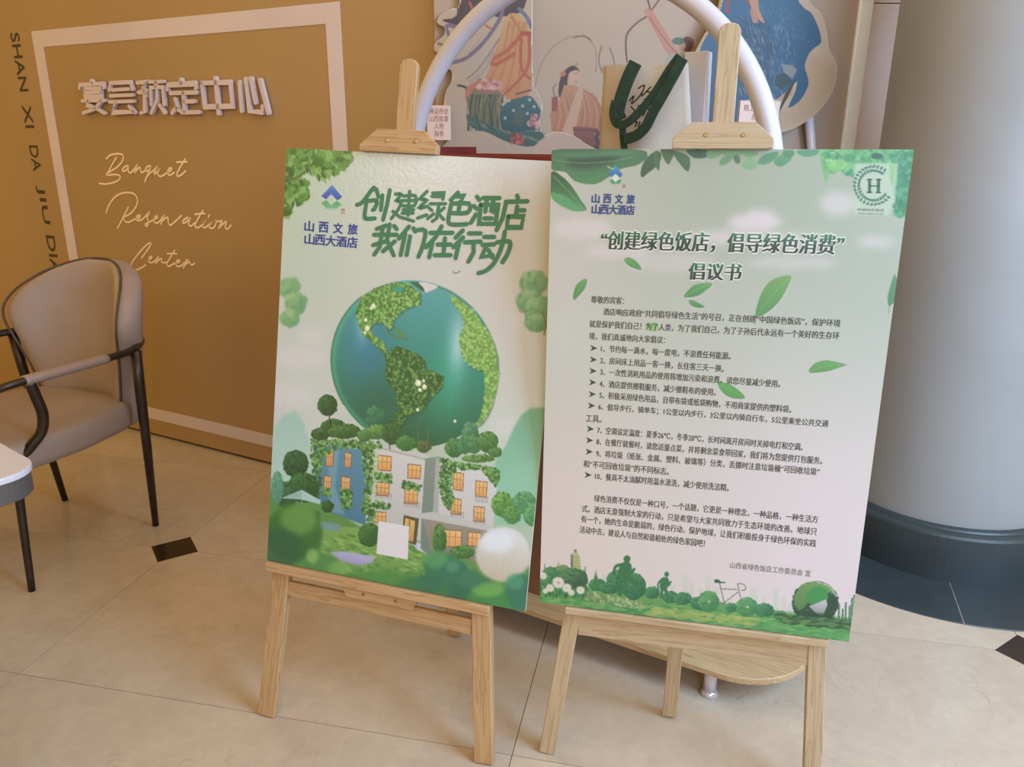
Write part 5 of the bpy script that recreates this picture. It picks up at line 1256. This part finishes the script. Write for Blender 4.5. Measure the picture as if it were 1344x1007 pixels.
# moon gate and kneeling woman
c.line([(705, 150), (702, 120), (710, 85), (728, 60), (750, 48), (770, 50), (782, 66), (782, 95)], 1.0, (170, 134, 104)); c.line([(752, 50), (766, 47), (776, 53)], 1.6, (140, 100, 80)); c.line([(790, 60), (786, 78), (792, 96), (806, 84), (800, 62)], 1.6, (150, 120, 84)); c.ell(797, 92, 8, 6, (178, 148, 100), blur=2)
c.poly([(733, 122), (735, 104), (742, 92), (752, 86), (760, 92), (758, 98), (746, 100), (744, 118), (736, 128)], (84, 50, 40), smooth=3)
c.poly([(748, 95), (758, 92), (761, 100), (757, 108), (749, 109), (746, 102)], (222, 190, 168), smooth=3); c.line([(754, 97), (758, 96)], .8, (110, 60, 50)); c.ell(756, 107, 1.4, .8, (190, 90, 80))
c.ell(739, 97, 4, 3.4, (206, 130, 84)); c.dab(757, 84, 2.2, (200, 140, 126))
c.poly([(740, 112), (754, 112), (764, 118), (778, 122), (790, 140), (796, 162), (788, 176), (760, 172), (744, 180), (724, 172), (722, 150), (734, 132)], (206, 156, 118), (194, 134, 98))
for k in range(16): c.line([(728 + k * 4, 128 + (k % 3) * 4), (732 + k * 4, 150), (727 + k * 4.2, 172)], 1.0, (222, 176, 140) if k % 2 else (172, 110, 80), alpha=.7)
c.line([(762, 116), (780, 128), (792, 152)], 2, (176, 112, 84), alpha=.7)
for k in range(9): c.line([(742 + k * 5, 124), (746 + k * 5, 145), (740 + k * 5.5, 168)], 1.0, (168, 110, 78), alpha=.6)
c.poly([(758, 118), (765, 118), (762, 140), (752, 176), (738, 177), (746, 150)], (216, 182, 158), smooth=3)
c.poly([(724, 128), (732, 126), (732, 146), (724, 146)], (166, 88, 76)); c.line([(728, 126), (726, 116), (730, 110)], 1.2, (90, 110, 80))
c.poly([(752, 166), (784, 168), (790, 198), (756, 198)], (150, 84, 70), (130, 70, 60)); c.line([(752, 170), (786, 172)], 2, (120, 60, 54))
c.poly([(788, 152), (797, 156), (796, 176), (788, 176)], (54, 112, 116), smooth=2); c.dabs([(782, 174), (812, 176), (812, 198), (782, 198)], [(90, 50, 56), (170, 100, 110), (50, 60, 66), (200, 160, 150)], 80, 1, 2.4, 2)
# archer: bow and arms
c.line([(838, -20), (850, 0), (852, 18), (836, 30), (822, 48), (823, 82)], 2.2, (120, 66, 52)); c.line([(846, 14), (870, 48), (886, 66)], 1.6, (110, 66, 54)); c.line([(852, 18), (872, -10)], 2.4, (150, 84, 70))
c.poly([(846, 16), (856, 14), (886, 62), (890, 72), (878, 74), (862, 46)], (214, 156, 132), smooth=2); c.line([(852, 22), (868, 46), (886, 68)], .9, (150, 84, 70))
c.ell(902, 58, 9, 10, (110, 66, 46)); c.ell(895, 60, 5, 6, (214, 170, 144)); c.ell(890, 54, 8, 5, (98, 124, 112)); c.line([(904, 50), (910, 58), (906, 68)], 1.5, (180, 130, 90))
c.poly([(872, 78), (898, 72), (906, 96), (898, 130), (880, 150), (862, 196), (840, 196), (858, 140)], (190, 186, 176), (214, 200, 190), smooth=3)
c.poly([(886, 96), (900, 86), (904, 120), (890, 124), (880, 120)], (104, 84, 112), smooth=3); c.line([(884, 112), (880, 122), (892, 128), (902, 122)], 2.2, (110, 86, 118)); c.line([(866, 150), (880, 158), (884, 172), (900, 186)], 1.4, (150, 80, 70)); c.line([(900, 150), (888, 150), (880, 160), (864, 190)], 1.4, (150, 80, 70))
c.poly([(896, 158), (904, 150), (908, 166), (900, 176)], (100, 130, 116), smooth=2); c.ell(888, 190, 10, 7, (186, 86, 76), blur=1)
c.poly([(1000, 170), (1012, 170), (1010, 200), (998, 200)], (176, 192, 204), blur=3, alpha=.7)
c.mesh('mural_print', mural_print, wall_mural)

def cutout(outline, label, paint, cell=0.0021, off=-0.030):
    o3 = smooth_path(outline, 4, True)
    q = [MUR.at(x, y, off) for x, y in o3]
    ctr = np.mean(q, axis=0)
    t = thing('cutout_board', MUR.P(ctr[0], ctr[1], off), label, 'cutout', 'mural cut-out boards')
    bm = bmesh.new()
    f = [bm.verts.new(MUR.P(a, b, off)) for a, b in q]; g = [bm.verts.new(MUR.P(a, b, off + 0.022)) for a, b in q]
    bmesh.ops.triangle_fill(bm, use_beauty=True, use_dissolve=False, edges=[bm.edges.new((f[i], f[(i + 1) % len(f)])) for i in range(len(f))])
    bmesh.ops.triangle_fill(bm, use_beauty=True, use_dissolve=False, edges=[bm.edges.new((g[i], g[(i + 1) % len(g)])) for i in range(len(g))])
    for i in range(len(f)): bm.faces.new((f[i], f[(i + 1) % len(f)], g[(i + 1) % len(f)], g[i]))
    bmesh.ops.recalc_face_normals(bm, faces=bm.faces)
    obj('board', bm, foam, t)
    Q = np.array(q)
    c = Canvas(MUR, Q[:, 0].min(), Q[:, 1].min(), Q[:, 0].max(), Q[:, 1].max(), cell, off)
    paint(c, outline)
    c.mesh('print', mural_print, t, True, 0.0006)
    # four stand-off spacers to the wall
    for fx, fy in ((.3, .3), (.6, .75)):
        a, b = Q[:, 0].min() * (1 - fx) + Q[:, 0].max() * fx, Q[:, 1].min() * (1 - fy) + Q[:, 1].max() * fy
        bm = bmesh.new(); prism(bm, [(a - .01, b - .01), (a + .01, b - .01), (a + .01, b + .01), (a - .01, b + .01)], MUR.O, MUR.u, MUR.v, MUR.N, off + 0.022, 0.0); obj('spacer', bm, foam, t)
    return t

OUT_A = [(612, -60), (604, 4), (592, 12), (578, 20), (575, 30), (584, 36), (583, 46), (572, 56), (571, 66), (580, 72), (574, 80), (576, 88), (592, 92), (593, 106), (586, 120), (583, 140), (586, 160), (592, 178), (594, 204), (775, 204), (766, 187), (749, 177), (729, 173), (714, 177), (708, 160), (712, 140), (706, 122), (699, 100), (699, 0), (699, -60)]
def paint_a(c, o):
    c.im[:] = (214, 198, 178)
    c.poly(o, (212, 196, 176), smooth=4, set_alpha=True)
    c.poly([(594, 108), (700, 80), (760, 180), (700, 204), (598, 204), (586, 150)], (208, 192, 178), blur=6)
    c.poly([(608, 40), (650, 60), (640, 100), (600, 96)], (206, 196, 184), blur=2)
    # hair and head of the flying figure above the frame
    c.poly([(606, -20), (690, -40), (688, 10), (668, 20), (650, 22), (640, 8), (626, 18), (612, 32), (596, 32), (580, 26), (600, 20)], (92, 64, 52), (80, 54, 46), smooth=3)
    for k in range(8): c.line([(612 + k * 9, -20), (606 + k * 9, 4), (598 + k * 8, 22)], 1.0, (128, 92, 74), alpha=.6)
    c.line([(616, 2), (622, 18)], 3, (196, 110, 96))
    # gown
    c.poly([(668, 18), (690, 30), (698, 70), (696, 120), (672, 134), (655, 120), (628, 118), (640, 96), (652, 60)], (222, 186, 132), (206, 142, 92), smooth=3)
    for k in range(8): c.line([(668 + k * 3.4, 28), (660 + k * 4, 70), (636 + k * 7.4, 118)], 2.2, (214, 160, 104) if k % 2 else (200, 130, 84), alpha=.8)
    c.line([(684, 46), (666, 66), (644, 80), (652, 84), (676, 70)], 5, (200, 104, 66)); c.line([(670, 20), (684, 40), (698, 46)], 4, (206, 140, 84)); c.line([(684, 50), (684, 88), (696, 104)], 4, (198, 100, 64)); c.line([(694, 46), (692, 90), (662, 124)], 4, (198, 98, 62)); c.line([(696, 46), (702, 62)], 4, (200, 100, 66)); c.line([(682, 44), (698, 44)], 6, (194, 88, 60))
    c.line([(636, 32), (648, 38), (660, 20)], 3, (206, 120, 78))
    # ribbons
    c.line([(666, -10), (656, 24), (636, 54), (612, 76), (586, 84)], 5, (132, 118, 160)); c.line([(628, 36), (604, 36), (586, 34), (590, 48)], 5, (132, 120, 158)); c.line([(680, 10), (692, 24), (698, 38)], 5, (126, 128, 164))
    c.line([(574, 57), (586, 60)], 4, (166, 120, 100)); c.line([(656, 50), (630, 88), (612, 104)], 2, (158, 140, 140)); c.line([(604, 56), (634, 44), (612, 74)], 1.4, (186, 172, 160)); c.line([(648, 66), (636, 92), (616, 108)], 5, (190, 178, 172))
    # landscape
    c.poly([(610, 118), (616, 114), (648, 118), (660, 126), (664, 170), (640, 170), (622, 160), (614, 140)], (150, 130, 96), (110, 110, 84), smooth=2)
    for k in range(26):
        x = 616 + k * 1.7; c.line([(x + 2, 124), (x + random.uniform(-3, 2), 140), (x + random.uniform(-4, 6), 172)], 1.3, random.choice([(70, 92, 66), (150, 150, 110), (48, 70, 54), (120, 130, 92)]))
    c.poly([(656, 150), (666, 134), (682, 128), (696, 126), (706, 138), (712, 152), (716, 168), (690, 172), (662, 172)], (66, 112, 118), (50, 84, 98), smooth=3)
    for x, y in ((668, 132), (686, 139), (701, 140), (674, 145), (692, 149), (663, 155), (695, 131), (660, 137)): c.dab(x, y, 2, (196, 206, 200))
    c.poly([(612, 150), (630, 158), (664, 172), (700, 172), (716, 176), (700, 192), (670, 188), (640, 174), (620, 168)], (76, 112, 104), (60, 96, 92), smooth=3)
    for k in range(20): c.line([(616 + k * 4.5, 158 + k * 1.2), (622 + k * 4.6, 164 + k * 1.2)], 1.2, random.choice([(160, 160, 120), (46, 78, 80), (100, 140, 130)]))
    c.poly([(680, 140), (690, 152), (684, 168), (672, 160)], (110, 110, 70), blur=1, alpha=.5)
    for x0, y0, w in ((640, 112, 17), (716, 158, 24)):
        for _ in range(30):
            a = random.uniform(0, 6.28); rr = random.random(); c.dab(x0 + w * rr * math.cos(a), y0 + w * .5 * rr * math.sin(a), random.uniform(2, 4.2), random.choice([(206, 140, 146), (220, 168, 168), (190, 110, 124), (226, 186, 180)]))
        for _ in range(16):
            a = random.uniform(0, 6.28); x, y = x0 + w * .7 * math.cos(a), y0 + w * .35 * math.sin(a); c.line([(x - 3, y), (x, y - 2.4), (x + 3, y)], .7, (236, 214, 206))
    for _ in range(22): c.dab(680 + random.uniform(-9, 9), 182 + random.uniform(-6, 6), random.uniform(1.4, 3), random.choice([(182, 70, 70), (206, 120, 100), (160, 60, 64)]))
    c.line([(600, 112), (610, 114), (612, 117)], 3, (66, 74, 60)); c.poly([(610, 118), (622, 108), (634, 104), (620, 118), (614, 128)], (206, 134, 104), smooth=2)
    c.line([(676, 124), (690, 120), (698, 118)], 2, (120, 70, 56)); c.poly([(698, 200), (706, 186), (722, 176), (745, 176), (764, 188), (772, 204)], (216, 192, 178), blur=2)
OUT_B = [(952, -60), (948, 0), (938, 28), (926, 48), (915, 70), (908, 100), (912, 140), (926, 168), (950, 184), (985, 182), (1020, 175), (1045, 167), (1069, 151), (1089, 127), (1098, 100), (1097, 80), (1088, 64), (1085, 42), (1078, 18), (1060, -2), (1046, -60)]
def paint_b(c, o):
    c.im[:] = (218, 200, 180)
    c.poly(o, (220, 202, 180), smooth=4, set_alpha=True)
    c.poly([(1060, 70), (1096, 84), (1094, 120), (1060, 156), (1000, 176), (960, 160), (1040, 140)], (210, 188, 162), blur=10)
    blue = [(950, -60), (946, 4), (936, 32), (924, 52), (916, 74), (912, 110), (914, 150), (930, 170), (965, 172), (972, 134), (1000, 130), (1022, 130), (1034, 120), (1046, 106), (1043, 122), (1034, 142), (1050, 132), (1061, 112), (1059, 98), (1056, 86), (1062, 70), (1070, 62), (1078, 55), (1074, 36), (1064, 16), (1048, 2), (1036, -60)]
    c.poly(blue, (66, 116, 160), (52, 96, 142), smooth=2)
    c.poly([(960, 30), (1000, 20), (1020, 60), (1010, 110), (980, 128), (966, 90)], (50, 76, 110), blur=10, alpha=.6)
    for _ in range(420):
        x, y = random.uniform(968, 1042), random.uniform(30, 128)
        if x > 1030 and y > 90: continue
        a = 1.2 + (x - 980) * .006 + random.uniform(-.25, .25); L = random.uniform(4, 9)
        c.line([(x, y), (x + L * .5 * math.cos(a) + 1, y + L * .5 * math.sin(a)), (x + L * math.cos(a), y + L * math.sin(a))], .7, random.choice([(150, 176, 196), (120, 156, 186), (40, 66, 100), (170, 190, 200), (90, 130, 170)]), alpha=.75, smooth=0)
    for _ in range(240):
        a = random.uniform(-2.9, -.2); r_ = random.uniform(36, 54); x, y = 1005 + r_ * math.cos(a), 62 + r_ * math.sin(a)
        c.line([(x, y), (x + 6 * math.cos(a), y + 6 * math.sin(a))], .7, random.choice([(84, 134, 176), (48, 92, 138), (110, 152, 186)]), alpha=.6, smooth=0)
    c.poly([(978, -20), (986, 10), (996, 26), (1004, 30), (996, 12), (992, -20)], (214, 160, 130), smooth=2); c.line([(958, -20), (954, 12), (958, 16)], 4, (176, 70, 70)); c.line([(975, -20), (982, 6)], 3, (170, 66, 66)); c.poly([(984, 12), (990, 12), (996, 30), (988, 30)], (206, 150, 124))
    c.poly([(1026, 84), (1040, 86), (1046, 92), (1040, 104), (1028, 94)], (150, 162, 168)); c.poly([(1018, 98), (1030, 96), (1040, 108), (1026, 118), (1016, 112)], (60, 80, 90)); c.poly([(1020, 130), (1034, 118), (1042, 108), (1040, 124), (1030, 134)], (206, 178, 132))
    for k in range(5): c.line([(1044 - k * 3, 104 + k * 4), (1034 - k * 2.5, 126 + k * 4), (1022, 146 + k)], 1, (44, 40, 42))
    c.line([(920, 120), (924, 168)], 5, (46, 70, 110)); c.poly([(940, 120), (950, 120), (948, 172), (934, 172)], (66, 48, 70)); c.ell(930, 172, 8, 10, (170, 130, 96), blur=2)
    c.poly([(970, 132), (1022, 130), (1020, 172), (966, 176)], (222, 196, 184), blur=1)
tA = cutout(OUT_A, 'cloud-shaped cutout board with orange gowned flying figure, left of the tote bag', paint_a)
tB = cutout(OUT_B, 'rounded cutout board with blue feathered figure at the right of the mural', paint_b, off=-0.080)
for (x0, y0, x1, y1), lines, lab, off in (((560, 138, 592, 184), 4, 'small pinkish caption card at the left end of the mural', -0.052), ((972, 132, 1021, 164), 2, 'small pinkish caption card on the blue feathered cutout board', -0.0855)):
    a, b = MUR.at(x0, y0, off), MUR.at(x1, y1, off)
    cd = thing('caption_card', MUR.P(a[0], b[1], off), lab, 'card', 'mural caption cards')
    bm = bmesh.new(); prism(bm, [(a[0], a[1]), (b[0], a[1]), (b[0], b[1]), (a[0], b[1])], MUR.O, MUR.u, MUR.v, MUR.N, off, off + 0.0035); obj('card', bm, card_mat, cd)
    V, F = [], []
    for k in range(lines):
        yk = a[1] + (b[1] - a[1]) * (k + .8) / (lines + .7)
        s = ('神话传说', '山西故事', '人物', '画卷')[k] if lines == 4 else ('精卫填海神话', '发鸠山')[k]
        f = 0.1 if len(s) > 3 else 0.3
        put_text(V, F, MUR, off - 0.0006, s, (a[0] + (b[0] - a[0]) * f, yk), (b[0] - (b[0] - a[0]) * f, yk), (b[1] - a[1]) / (lines + 1.6), res=2)
    flat_mesh('caption_text', V, F, None, card_ink, cd)
